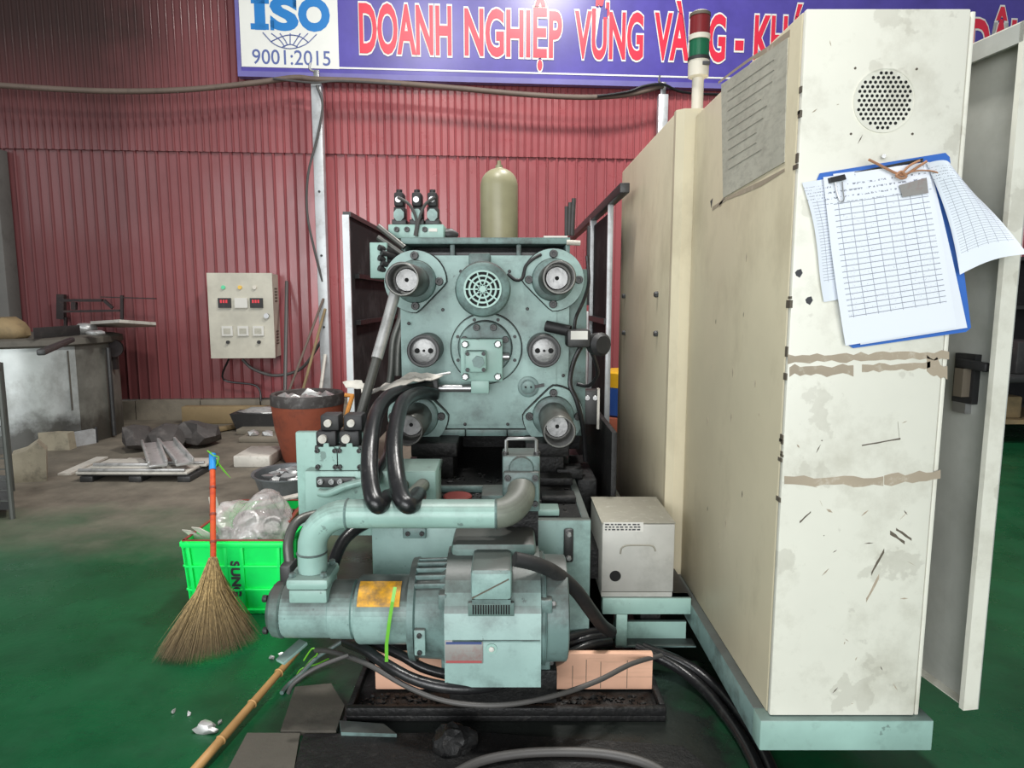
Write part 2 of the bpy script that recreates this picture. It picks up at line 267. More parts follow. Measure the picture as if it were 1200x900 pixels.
# ------------------------------------------------------------------ mesh builder
class MB:
    def __init__(s): s.v = []; s.f = []; s.uv = None
    def add(s, vs, fs):
        k = len(s.v); s.v += [Vector(p) for p in vs]; s.f += [tuple(i + k for i in f) for f in fs]; return s
    def box(s, a, b, bev=0.0, M=None):
        lo = Vector([min(a[i], b[i]) for i in range(3)]); hi = Vector([max(a[i], b[i]) for i in range(3)])
        bm = bmesh.new(); bmesh.ops.create_cube(bm, size=1.0)
        for v in bm.verts: v.co = Vector([(lo[i] + hi[i]) / 2 + v.co[i] * (hi[i] - lo[i]) for i in range(3)])
        if bev > 0:
            bev = min(bev, min(hi - lo) * 0.45)
            bmesh.ops.bevel(bm, geom=bm.edges[:], offset=bev, segments=2, affect='EDGES', profile=0.5)
        s.addbm(bm, M); return s
    def addbm(s, bm, M=None):
        bm.verts.index_update()
        s.add([(M @ v.co) if M else v.co.copy() for v in bm.verts], [[v.index for v in f.verts] for f in bm.faces]); bm.free()
    def bar(s, p0, p1, wd, ht, bev=0.0, up=(0, 0, 1)):
        p0, p1 = Vector(p0), Vector(p1); d = (p1 - p0); L = d.length; d.normalize(); u = Vector(up)
        x = d.cross(u)
        if x.length < 1e-4: x = d.cross(Vector((1, 0, 0)))
        x.normalize(); y = x.cross(d)
        M = Matrix((( x.x, d.x, y.x, p0.x), (x.y, d.y, y.y, p0.y), (x.z, d.z, y.z, p0.z), (0, 0, 0, 1)))
        return s.box((-wd / 2, 0, -ht / 2), (wd / 2, L, ht / 2), bev, M)
    def lathe(s, prof, p0, axis, seg=32, cap=True):
        """prof: list of (distance along axis, radius)"""
        a = Vector(axis).normalized(); p0 = Vector(p0)
        x = a.orthogonal().normalized(); y = a.cross(x); k = len(s.v); n = len(prof)
        for t, r in prof:
            for i in range(seg):
                an = 2 * PI * i / seg; s.v.append(p0 + a * t + (x * math.cos(an) + y * math.sin(an)) * r)
        for j in range(n - 1):
            for i in range(seg):
                i2 = (i + 1) % seg; s.f.append((k + j * seg + i, k + j * seg + i2, k + (j + 1) * seg + i2, k + (j + 1) * seg + i))
        if cap:
            s.f.append(tuple(k + i for i in reversed(range(seg)))); s.f.append(tuple(k + (n - 1) * seg + i for i in range(seg)))
        return s
    def cyl(s, p0, p1, r, r1=None, seg=24, bev=0.0):
        p0, p1 = Vector(p0), Vector(p1); L = (p1 - p0).length; r1 = r if r1 is None else r1
        pr = [(0, r), (L, r1)] if bev <= 0 else [(0, r - bev), (bev, r), (L - bev, r1), (L, r1 - bev)]
        return s.lathe(pr, p0, p1 - p0, seg)
    def tube(s, pts, r, seg=10, smooth=5, radii=None):
        P = [Vector(p) for p in pts]; Q = []; RR = []
        if smooth > 1 and len(P) > 2:
            for i in range(len(P) - 1):
                a = P[max(i - 1, 0)]; b = P[i]; c = P[i + 1]; d = P[min(i + 2, len(P) - 1)]
                for j in range(smooth):
                    t = j / smooth; Q.append(0.5 * ((2 * b) + (c - a) * t + (2 * a - 5 * b + 4 * c - d) * t * t + (3 * b - a - 3 * c + d) * t ** 3))
                    if radii: RR.append(radii[i] * (1 - t) + radii[i + 1] * t)
            Q.append(P[-1]);  RR.append(radii[-1] if radii else r)
        else: Q = P; RR = list(radii) if radii else []
        n = len(Q); k = len(s.v); T = [(Q[min(i + 1, n - 1)] - Q[max(i - 1, 0)]).normalized() for i in range(n)]
        x = T[0].orthogonal().normalized()
        for i in range(n):
            x = (x - T[i] * x.dot(T[i])); x = x.normalized() if x.length > 1e-6 else T[i].orthogonal().normalized()
            y = T[i].cross(x); rr = RR[i] if radii else r
            for j in range(seg):
                an = 2 * PI * j / seg; s.v.append(Q[i] + (x * math.cos(an) + y * math.sin(an)) * rr)
        for i in range(n - 1):
            for j in range(seg):
                j2 = (j + 1) % seg; s.f.append((k + i * seg + j, k + i * seg + j2, k + (i + 1) * seg + j2, k + (i + 1) * seg + j))
        s.f.append(tuple(k + j for j in reversed(range(seg)))); s.f.append(tuple(k + (n - 1) * seg + j for j in range(seg)))
        return s
    def prism(s, outline, d):
        """outline: list of points of one planar face; extruded by vector d"""
        n = len(outline); d = Vector(d); k = len(s.v)
        s.v += [Vector(p) for p in outline] + [Vector(p) + d for p in outline]
        s.f.append(tuple(k + i for i in range(n))); s.f.append(tuple(k + n + i for i in reversed(range(n))))
        for i in range(n): j = (i + 1) % n; s.f.append((k + i, k + n + i, k + n + j, k + j))
        return s
    def rock(s, c, size, seed=0, sub=2, amp=0.25, flat=False):
        bm = bmesh.new(); bmesh.ops.create_icosphere(bm, subdivisions=sub, radius=1.0); r = random.Random(seed)
        off = [Vector((r.uniform(-1, 1), r.uniform(-1, 1), r.uniform(-1, 1))).normalized() for _ in range(9)]
        am = [r.uniform(-1, 1) for _ in off]
        for v in bm.verts:
            k = 1 + amp * sum(a * max(0, v.co.dot(o)) ** 3 for o, a in zip(off, am)) + r.uniform(-1, 1) * amp * 0.18
            k += amp * 0.9 * mn.noise(v.co * 1.7 + Vector((seed * 3.1, 0, seed))) + amp * 0.35 * mn.noise(v.co * 4.3 + Vector((0, seed, 0)))
            v.co = Vector([c[i] + v.co[i] * size[i] * k for i in range(3)])
            if flat and v.co.z < c[2] - size[2] * 0.7: v.co.z = c[2] - size[2] * 0.7
        s.addbm(bm); return s
    def build(s, name, mat, parent=None, label=None, kind=None, smooth=40, origin=None):
        if parent is not None: base = Vector(parent['_base'])
        elif origin is not None: base = Vector(origin)
        else:
            lo = [min(p[i] for p in s.v) for i in range(3)]; hi = [max(p[i] for p in s.v) for i in range(3)]
            base = Vector(((lo[0] + hi[0]) / 2, (lo[1] + hi[1]) / 2, lo[2]))
        me = bpy.data.meshes.new(name); me.from_pydata([p - base for p in s.v], [], s.f); me.update()
        bm = bmesh.new(); bm.from_mesh(me); bmesh.ops.recalc_face_normals(bm, faces=bm.faces[:]); bm.to_mesh(me); bm.free()
        if smooth:
            me.polygons.foreach_set('use_smooth', [True] * len(me.polygons)); me.set_sharp_from_angle(angle=math.radians(smooth))
        if mat: me.materials.append(mat)
        if s.uv:
            ul = me.uv_layers.new(name='UVMap')
            for p in me.polygons:
                for li in p.loop_indices: ul.data[li].uv = s.uv[me.loops[li].vertex_index]
        o = bpy.data.objects.new(name, me); COL.objects.link(o); o['_base'] = list(base)
        if parent is not None: o.parent = parent
        else: o.location = base
        if label: o['label'] = label
        if kind: o['kind'] = kind
        return o
def tag(o, label, cat, group=None, kind=None):
    o['label'] = label; o['category'] = cat
    if group: o['group'] = group
    if kind: o['kind'] = kind
    return o
def thing(name, label, cat, loc, group=None):
    o = bpy.data.objects.new(name, None); COL.objects.link(o); o.location = loc; o['_base'] = list(loc); o.empty_display_size = 0.1
    return tag(o, label, cat, group)
def struct(o, label=None):
    o['kind'] = 'structure'
    if label: o['label'] = label
    return o
_shared = {}
def bolt(parent, p, d=(0, -1, 0), r=0.012, h=0.012, mat=None, name='bolt', socket=True):
    """socket-head screw: shared mesh, own object"""
    mat = mat or DARKST; d = Vector(d).normalized(); key = (round(r, 4), round(h, 4), mat.name, tuple(round(x, 3) for x in d), name)
    if key not in _shared:
        mb = MB(); pr = [(0, r), (h * 0.85, r), (h, r * 0.88), (h, r * 0.5), (h * 0.45, r * 0.45)] if socket else [(0, r), (h * 0.7, r), (h, r * 0.7)]
        mb.lathe(pr, (0, 0, 0), d, 12 if socket else 6)
        me_o = mb.build(name, mat, None, origin=(0, 0, 0)); _shared[key] = me_o.data; bpy.data.objects.remove(me_o)
    o = bpy.data.objects.new(name, _shared[key]); COL.objects.link(o); o.parent = parent
    o.location = Vector(p) - Vector(parent['_base']); o['_base'] = list(p)
    return o
def text_geo(body, size, sx=1.0, bold=0.0, extrude=0.002, align='LEFT', spacing=1.0):
    cu = bpy.data.curves.new('t', 'FONT'); cu.body = body; cu.size = size; cu.offset = bold; cu.extrude = extrude; cu.align_x = align; cu.space_character = spacing
    cu.resolution_u = 4
    o = bpy.data.objects.new('t', cu); COL.objects.link(o); bpy.context.view_layer.update()
    me = bpy.data.meshes.new_from_object(o.evaluated_get(bpy.context.evaluated_depsgraph_get()))
    vs = [Vector((v.co.x * sx, v.co.y, v.co.z)) for v in me.vertices]; fs = [tuple(p.vertices) for p in me.polygons]
    bpy.data.objects.remove(o); bpy.data.curves.remove(cu); bpy.data.meshes.remove(me)
    return vs, fs
def put_text(mb, geo, O, U, V, N, box=None):
    """box: (width, height) to stretch the text to"""
    vs, fs = geo; x0 = min(v.x for v in vs); y0 = min(v.y for v in vs); kx = ky = 1
    if box:
        kx = box[0] / (max(v.x for v in vs) - x0) if box[0] else 1; ky = box[1] / (max(v.y for v in vs) - y0) if box[1] else 1
        if not box[0]: kx = ky
    else: x0 = y0 = 0
    mb.add([O + U * ((v.x - x0) * kx) + V * ((v.y - y0) * ky) + N * v.z for v in vs], fs)
X, Y, Z = Vector((1, 0, 0)), Vector((0, 1, 0)), Vector((0, 0, 1))

# ================================================================== SETTING
fl = MB().box((-11, -7, -0.12), (11, 11, 0)).build('floor', FLOOR, origin=(0, 0, 0)); struct(fl, 'green painted workshop floor worn to dusty concrete near the wall')
wall = bpy.data.objects.new('wall_back', None); COL.objects.link(wall); wall['_base'] = [0, 0, 0]; struct(wall, 'red corrugated steel cladding wall at the back of the workshop')
def sheet(u0, u1, z0, z1, off, pitch, h, mat, rib=0.3):
    n = max(1, round((u1 - u0) / pitch)); p = (u1 - u0) / n; pts = []
    for i in range(n):
        a = u0 + i * p
        q = a + p * (1 - rib) * 0.5; pts += [(a, 0), (q, 0)] + [(q + p * rib * t, h * math.sin(PI * t) ** 0.7) for t in (0.1, 0.25, 0.5, 0.75, 0.9)] + [(q + p * rib, 0)]
    pts.append((u1, 0))
    out = [wp(u, z0, off + d) for u, d in pts] + [wp(u1, z0, off - 0.004), wp(u0, z0, off - 0.004)]
    MB().prism(out, (0, 0, z1 - z0)).build('cladding_sheet', mat, wall, smooth=55)
LAP = 3.10
u = -9.6; i = 0
while u < 9.5:
    sheet(u, u + 1.06, 0.24, LAP + 0.1, 0.0, 0.118, 0.022, REDS if u < -5.0 else (REDM if u < -3.4 else RED))
    sheet(u + 0.3, u + 1.36, LAP - 0.02, 6.2, 0.03, 0.083, 0.02, REDS if u < -3.4 else (REDM if u < -1.2 else RED), 0.36)
    u += 1.06; i += 1
# concrete footing under the cladding, laid in blocks
foot = bpy.data.objects.new('trim_1', None); COL.objects.link(foot); foot['_base'] = [0, 0, 0]; struct(foot, 'low grey concrete footing under the red cladding')
u = -9.6
while u < 9.5:
    L = R.uniform(0.5, 0.8); o = R.uniform(-0.015, 0.02)
    MB().prism([wp(u + 0.012, 0, -0.15), wp(u + L, 0, -0.15), wp(u + L, 0, 0.07 + o), wp(u + 0.012, 0, 0.07 + o)], (0, 0, 0.23 + R.uniform(-0.02, 0.02))).build('footing_block', CONC, foot)
    u += L
# steel column at the far left
c0 = onw(6, 300, 0.12)
struct(MB().box((c0.x - 0.32, c0.y - 0.1, 0), (c0.x + 0.06, c0.y + 0.1, 3.05), 0.01).build('wall_column', COLUMN), 'grimy grey steel column by the furnace at the left edge')

# ------------------------------------------------------------------ sign board
sg = thing('sign_board', 'long purple slogan banner sign with red letters and white quality panel', 'sign', wp(0, 3.8, 0.16))
SO = 0.16
a = onw(283, 83, SO); sl = wu(a); sb = a.z
HT = 1.05; SR = wu(onw(1210, 40, SO)) + 1.2
def wbox(mb, u0, u1, z0, z1, o0, o1): return mb.prism([wp(u0, z0, o0), wp(u1, z0, o0), wp(u1, z0, o1), wp(u0, z0, o1)], (0, 0, z1 - z0))
wbox(MB(), sl, SR, sb, sb + HT, SO - 0.08, SO - 0.004).build('panel', SIGNP, sg)
fb = MB(); wbox(fb, sl - 0.04, SR, sb - 0.06, sb + 0.0, SO - 0.09, SO + 0.006); fb.build('frame_rail', SIGNF, sg)
fb = MB(); wbox(fb, sl - 0.04, sl + 0.0, sb, sb + HT, SO - 0.09, SO + 0.006); fb.build('frame_rail', SIGNF, sg)
b2 = wu(onw(397, 60, SO))
wbox(MB(), sl + 0.005, b2, sb + 0.045, sb + HT, SO - 0.004, SO + 0.002).build('white_panel', SIGNW, sg)
wbox(MB(), b2, SR, sb + 0.05, sb + 0.068, SO - 0.004, SO + 0.002).build('white_rule', SIGNW, sg)
def sign_word(txt, x0, y0, x1, y1, ytop=None):
    """word between image columns x0..x1, baseline rows y0 (left) / y1 (right); ytop: row of the capitals' top"""
    A = onw(x0 + 2.5, y0, SO + 0.004); B = onw(x1 - 3.5, y0, SO + 0.004); wd = wu(B) - wu(A); cap = onw(x0, ytop, SO).z - A.z
    base = wp(wu(A), A.z, SO)
    ref = text_geo('H', 1.0); ch = max(v.y for v in ref[0])
    g0 = text_geo(txt, 1.0, bold=0.0); w0 = max(v.x for v in g0[0]) - min(v.x for v in g0[0])
    ky = cap / ch; kx = wd / w0
    for nm, bo, off, mt in (('lettering_outline', 0.06, 0.0035, SIGNW), ('lettering', 0.03, 0.008, SIGNR)):
        g = text_geo(txt, 1.0, bold=bo, extrude=0.0, spacing=1.0); x_min = min(v.x for v in g0[0]); mb = MB()
        mb.add([base + WU * ((v.x - x_min) * kx) + Z * (v.y * ky) + WN * off for v in g[0]], g[1]); mb.build(nm, mt, sg, smooth=0)
sign_word('DOANH', 420, 60, 532, 60, 6)
sign_word('NGHIỆP', 543, 63, 661, 63, 12)
sign_word('VỮNG', 672, 66, 756, 66, 15)
sign_word('VÀNG', 765, 68, 852, 68, 17)
sign_word('-', 859, 70, 873, 70, 18)
sign_word('KHÁCH', 881, 71, 985, 71, 20)
sign_word('DÂU', 1132, 76, 1206, 76, 24)
# quality mark: slab-serif ISO, globe grid and number
qb = MB()
def fit(mb, txt, x0, y0, x1, y1, bold, off):
    A = onw(x0, y1, SO); B = onw(x1, y0, SO)
    put_text(mb, text_geo(txt, 1.0, bold=bold, extrude=0.0), wp(wu(A), A.z, SO + off), WU, Z, WN, (wu(B) - wu(A), B.z - A.z))
def srect(mb, x0, y0, x1, y1, off=0.004):
    A = onw(x0, y1, SO); B = onw(x1, y0, SO); wbox(mb, wu(A), wu(B), A.z, B.z, SO, SO + off)
lt = MB(); srect(lt, 299, -2, 310, 35); srect(lt, 294, -2, 315, 4); srect(lt, 294, 28, 315, 34.5); lt.build('lettering', SIGNB, sg)
lt = MB(); fit(lt, 'S', 317, -3, 349, 36, 0.05, 0.004); srect(lt, 317, 24, 321, 35.5); srect(lt, 343, -2, 347, 9); lt.build('lettering', SIGNB, sg)
lt = MB(); fit(lt, 'O', 350, -2, 386, 37, 0.06, 0.004); lt.build('lettering', SIGNB, sg)
lt = MB(); fit(lt, '9001:2015', 296, 60, 387, 75, 0.006, 0.004); lt.build('lettering', SIGNN, sg)
def onsign(px, py): return onw(px, py, SO + 0.005)
gl = MB()
for pts in ([(308, 38), (322, 52), (340, 57), (358, 52), (371, 40)], [(317, 49), (330, 43), (340, 41), (352, 43), (362, 50)], [(331, 55), (340, 52), (349, 55)],
            [(318, 39), (328, 47), (334, 55)], [(328, 39), (334, 47), (337, 53)], [(340, 39), (340, 52)], [(352, 39), (347, 47), (343, 53)], [(361, 39), (353, 47), (347, 55)]):
    gl.tube([onsign(*p) for p in pts], 0.0055, 5, 5)
gl.build('globe_emblem', SIGNN, sg)

# ------------------------------------------------------------------ posts and overhead cables
def post(px_top, py_top, label, zbot=0.0, wd=0.11):
    t = onw(px_top, py_top, 0.34); p = thing('steel_post', label, 'post', (t.x, t.y, zbot), 'galvanised posts along the red wall')
    MB().box((t.x - wd / 2, t.y - 0.05, zbot), (t.x + wd / 2, t.y + 0.05, t.z - 0.09), 0.006).build('shaft', GALV, p)
    MB().box((t.x - 0.03, t.y - 0.02, t.z - 0.09), (t.x + 0.03, t.y + 0.02, t.z + 0.05), 0.004).build('cable_hook', STEEL, p)
    k = MB(); k.tube([(t.x - 0.02, t.y - 0.03, t.z + 0.03), (t.x - 0.06, t.y - 0.05, t.z + 0.05), (t.x - 0.05, t.y - 0.05, t.z + 0.11)], 0.012, 6); k.build('hook_finger', STEEL, p)
    for zz in (1.1, 1.9, 2.6): bolt(p, (t.x, t.y - 0.05, zz), (0, -1, 0), 0.014, 0.01, DARKST, socket=False)
    return t
pA = post(371, 88, 'tall galvanised post rising behind the clay crucible to the sign')
pB = post(777, 102, 'galvanised post beside the signal tower, its foot hidden by cabinets')
def cable(name, pts, r, mat, label, cat='cable', seg=8, group=None):
    return tag(MB().tube(pts, r, seg).build(name, mat), label, cat, group)
cable('overhead_cable', [onw(-40, 97, .36), onw(60, 104, .36), onw(140, 107, .36), onw(220, 105, .36), onw(300, 97, .36), onw(345, 91, .36), onw(371, 93, .38), onw(430, 95, .36), onw(520, 102, .36), onw(620, 111, .36), onw(690, 114, .36), onw(740, 110, .37), onw(777, 100, .38)], 0.03, CABLEB, 'twisted brown overhead cable sagging along the wall below the sign', seg=10)
cable('overhead_cable', [onw(320, 92, .40), onw(345, 95, .42), onw(371, 97, .43), onw(400, 95, .40), onw(470, 99, .39)], 0.012, CABLEG, 'thin spliced grey wire wrapped round the overhead cable at the post')
cable('overhead_cable', [onw(700, 113, .4), onw(735, 108, .41), onw(755, 101, .42), onw(777, 99, .43), onw(800, 108, .39), onw(850, 111, .38), onw(960, 112, .38)], 0.016, BLACK, 'black overhead cable hooked on the post beside the signal tower')
cable('hanging_cable', [onw(371, 100, .42), onw(378, 122, .42), onw(372, 160, .42), onw(361, 205, .42), onw(360, 250, .40), onw(369, 295, .40), onw(378, 330, .38)], 0.014, CABLEG, 'dark cable hanging down the post from the overhead line')

# ------------------------------------------------------------------ control box on the wall
def wall_frame(p):   # box coordinates on the wall: (u, z, out)
    return wu(p), p.z
cb0 = onw(248, 419, 0.3); cb1 = onw(318, 321, 0.3); u0, z0 = wall_frame(cb0); u1, z1 = wall_frame(cb1); u0 = wu(onw(243, 321, 0.3)) 
cbx = thing('control_box', 'beige wall-mounted electric control box with six lit dials', 'control box', wp((u0 + u1) / 2, z0, 0.15))
wbox(MB(), u0, u1, z0, z1, 0.02, 0.27).build('housing', CONTROL, cbx)
dr = wbox(MB(), u0 - 0.01, u1 + 0.005, z0 - 0.01, z1 + 0.01, 0.275, 0.3).build('door', CONTROL, cbx)
W_, H_ = u1 - u0, z1 - z0
def cbp(fu, fz, off=0.3): return wp(u0 + W_ * fu, z1 - H_ * fz, off)
for fu, mt in ((0.24, EM_G), (0.5, EM_Y), (0.73, WHTL)): MB().cyl(cbp(fu, 0.16), cbp(fu, 0.16, 0.32), 0.022, seg=14).build('pilot_lamp', mt, cbx)
for fu, mt in ((0.25, EM_R), (0.51, LABELW), (0.75, EM_R)):
    g = MB(); c = cbp(fu, 0.345); cu_ = wu(c); wbox(g, cu_ - 0.07, cu_ + 0.07, c.z - 0.055, c.z + 0.055, 0.3, 0.325); g = g.build('meter', BLACKM if mt is EM_R else LABELW, cbx)
    if mt is EM_R: s_ = MB(); [wbox(s_, cu_ - 0.045 + q_ * 0.03, cu_ - 0.025 + q_ * 0.03, c.z + 0.0, c.z + 0.036, 0.325, 0.328) for q_ in range(3)]; s_.build('display', EM_R, g)
for fu in (0.27, 0.52, 0.76):
    c = cbp(fu, 0.68); cu_ = wu(c); g = wbox(MB(), cu_ - 0.06, cu_ + 0.06, c.z - 0.055, c.z + 0.055, 0.3, 0.318).build('dial_gauge', LABELW, cbx)
    wbox(MB(), cu_ - 0.042, cu_ + 0.036, c.z - 0.036, c.z + 0.03, 0.318, 0.3195).build('dial_face', PLATEP, g)
for fu in (0.27, 0.76): MB().cyl(cbp(fu, 0.815), cbp(fu, 0.815, 0.325), 0.02, seg=10).build('switch_knob', BLACKM, cbx)
c = cbp(0.9, 0.5); MB().cyl(c, cbp(0.9, 0.5, 0.33), 0.03, seg=12).build('door_lock', STEEL, cbx)
for zz in (0.18, 0.7):
    for k in range(5): zc = z1 - H_ * zz - k * 0.035; wbox(MB(), u1 - 0.004, u1 + 0.004, zc, zc + 0.014, 0.09, 0.2).build('louvre', SCUFF, cbx)
cable('control_cable', [onw(284, 421, .2), onw(296, 432, .18), onw(320, 440, .2), onw(345, 436, .2), onw(360, 425, .24), onw(376, 400, .3)], 0.018, CABLEG, 'grey cable sagging from the wall control box to the post')
cable('control_cable', [onw(268, 421, .2), onw(262, 445, .12), onw(300, 452, .12), onw(306, 470, .14)], 0.012, BLACK, 'thin black cable dropping from under the wall control box')

# ------------------------------------------------------------------ jib bracket on the wall
jb = thing('swing_bracket', 'dark iron swing bracket with pale lid plate fixed to the wall', 'bracket', onw(73, 385, 0.05))
J = lambda px, py, o=0.25: onw(px, py, o)
MB().bar(J(72, 345, .1), J(72, 374, .1), 0.06, 0.08).build('upright', RUSTB, jb)
MB().bar(J(74, 352), J(120, 352), 0.05, 0.03).build('arm', RUSTB, jb)
MB().bar(J(74, 365), J(141, 364), 0.04, 0.024).build('arm', RUSTB, jb)
MB().bar(J(118, 348), J(183, 350), 0.02, 0.012).build('arm', RUSTB, jb)
MB().bar(J(122, 352), J(132, 361), 0.03, 0.03).build('brace', RUSTB, jb)
MB().bar(J(143, 346), J(143, 378), 0.03, 0.03).build('hanger', RUSTB, jb)
MB().bar(J(87, 354), J(87, 363), 0.05, 0.05).build('brace', RUSTB, jb)
MB().bar(J(77, 372, .1), J(77, 392, .1), 0.03, 0.03).build('upright', RUSTB, jb)
pl = MB(); pl.prism([J(106, 380, .9), J(140, 378, 1.3), J(183, 381, .9), J(183, 383, .4), J(140, 384, .3), J(106, 383, .4)], (0, 0, 0.03)); pl.build('lid_plate', ALUW, jb)

# ------------------------------------------------------------------ melting furnace at the left
FC = Vector((-4.93, 6.86, 0)); FR = 0.84
fu = thing('melting_furnace', 'round steel-clad melting furnace at the left edge of the room', 'furnace', FC)
ztop = at(70, 402, FC.y - FR).z
def arc(a0, a1, r0, r1, z0, z1, n=28):
    o = [(math.radians(a0 + (a1 - a0) * k / n)) for k in range(n + 1)]
    return MB().prism([FC + Vector((r1 * math.cos(t), r1 * math.sin(t), z0)) for t in o] + [FC + Vector((r0 * math.cos(t), r0 * math.sin(t), z0)) for t in o[::-1]], (0, 0, z1 - z0))
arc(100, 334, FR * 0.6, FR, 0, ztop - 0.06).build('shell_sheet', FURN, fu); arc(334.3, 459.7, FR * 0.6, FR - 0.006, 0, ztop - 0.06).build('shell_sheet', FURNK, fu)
lid = MB().lathe([(0, FR + 0.02), (0.02, FR + 0.05), (0.07, FR + 0.045), (0.085, FR)], FC + Z * (ztop - 0.06), Z, 56).build('top_rim', FURND, fu)
def fpt(px, py, out=0.0):   # point on the furnace shell
    d = ray(px, py); o = Vector((0, 0, CAM_Z)); rr = FR + out; a2 = d.x ** 2 + d.y ** 2; oc = o - FC; b_ = 2 * (oc.x * d.x + oc.y * d.y); c_ = oc.x ** 2 + oc.y ** 2 - rr * rr
    disc = max(b_ * b_ - 4 * a2 * c_, 0); t = (-b_ - math.sqrt(disc)) / (2 * a2); return o + d * t
p = fpt(93, 515); q = (p - FC); q.z = 0; q.normalize(); tx = Vector((-q.y, q.x, 0))
hd = MB(); hd.prism([p + tx * s1 * 0.13 + Z * s2 * 0.085 + q * 0.005 for s1, s2 in ((-1, -1), (1, -1), (1, 1), (-1, 1))], q * 0.05); ds = hd.build('clean_out_door', GALV, fu)
for s1 in (-1, 1): MB().cyl(p + tx * s1 * 0.15 - Z * 0.1 + q * 0.03, p + tx * s1 * 0.15 + Z * 0.1 + q * 0.03, 0.014, seg=8).build('hinge_pin', DARKST, ds)
p2 = fpt(55, 520); hd = MB(); hd.prism([p2 + Vector((-.16, -.06, -.12)), p2 + Vector((.22, 0, -.14)), p2 + Vector((.2, 0, .1)), p2 + Vector((-.16, -.06, .12))], Vector((0, .1, 0))); hd.build('patch_plate', CONC2, fu)
pv = fpt(132, 480, 0.03); MB().cyl(Vector((pv.x, pv.y, 0.02)), Vector((pv.x, pv.y, ztop - 0.1)), 0.022, seg=8).build('gas_pipe', DARKST, fu)
bk = fpt(134, 408, 0.02); MB().lathe([(0, 0.09), (0.05, 0.09), (0.05, 0.04)], bk, (0.3, -1, 0), 16).build('pivot_boss', RUSTB, fu)
MB().bar(bk, bk - Z * 0.22, 0.04, 0.04).build('latch', RUSTB, fu)
seam = fpt(80, 420, 0.003); MB().bar(Vector((seam.x, seam.y, 0.35)), Vector((seam.x, seam.y, ztop - 0.1)), 0.02, 0.004).build('seam', FURND, fu)
zt = ztop + 0.03
def onf(px, py): return onz(px, py, zt)
tag(MB().box(onf(40, 397) + Vector((0, 0, 0)), onf(75, 394) + Vector((0, 0.25, 0.1)), 0.01).build('steel_ingot_mould', DARKST), 'dark grey ingot mould on the furnace top', 'mould')
tag(MB().bar(onz(48, 413, zt + 0.02) , onf(84, 398), 0.05, 0.04, 0.01).build('iron_bar', DARKST), 'dark iron bar overhanging the furnace front', 'bar')
tag(MB().rock(onf(100, 391) + Z * 0.05, (0.1, 0.07, 0.06), 3).build('aluminium_scrap', ALU), 'bright crumpled aluminium scrap on the furnace top by the mould', 'scrap', 'scrap on the furnace')
tag(MB().rock(onf(112, 394) + Z * 0.03, (0.1, 0.06, 0.03), 4).build('aluminium_scrap', ALU), 'small flat aluminium scrap at the furnace top edge', 'scrap', 'scrap on the furnace')
tag(MB().rock(onf(8, 396) + Z * 0.08, (0.19, 0.14, 0.11), 5).build('rag_bundle', PLANK), 'tan rag bundle on the furnace at the picture edge', 'rag')
tag(MB().rock(onf(6, 382) + Vector((0, 0.1, 0.2)), (0.14, 0.1, 0.09), 8, amp=.5).build('dross_lump', DROSS), 'dark lump resting on the tan rag bundle', 'dross')

# ------------------------------------------------------------------ floor clutter by the wall
tag(MB().box((-3.72, 8.0 - 0.42, 0), (-2.62, 8.0 - 0.3, 0.2), 0.01).build('timber_plank', PLANK), 'tan plank stood on edge along the wall footing', 'plank')
tag(MB().box((-2.58, 7.66, 0), (-1.4, 7.8, 0.2), 0.01).build('stone_beam', CONC), 'grey stone beam along the wall footing beside the tan plank', 'beam')
tag(MB().bar((-3.4, 6.6, 0.03), (-2.9, 7.45, 0.03), 0.1, 0.04, 0.01).build('timber_plank', PLANK), 'thin slanting plank flat on the dusty floor', 'plank')
tag(MB().box((-2.85, 6.95, 0), (-1.75, 7.4, 0.06), 0.01).build('concrete_slab', CONC), 'pale flat slab on the floor before the stone beam', 'slab')
p = onz(226, 525); tag(MB().rock(p + Vector((0.02, 0.1, 0.11)), (0.19, 0.18, 0.13), 11, amp=.5, flat=True).build('dross_block', DROSS, smooth=20), 'large dark dross block on the dusty floor nearest the ingot', 'dross', 'dross lumps by the furnace')
p = onz(186, 528); tag(MB().rock(p + Vector((0, 0.15, 0.09)), (0.17, 0.2, 0.11), 14, amp=.4, flat=True).build('dross_block', DROSS, smooth=20), 'dark dross heap behind the aluminium scrap pile', 'dross', 'dross lumps by the furnace')
p = onz(150, 532); tag(MB().rock(p + Vector((0, 0.2, 0.08)), (0.13, 0.18, 0.1), 17, amp=.4, flat=True).build('dross_block', DROSS, smooth=20), 'dark rubble lump at the furnace foot', 'dross', 'dross lumps by the furnace')
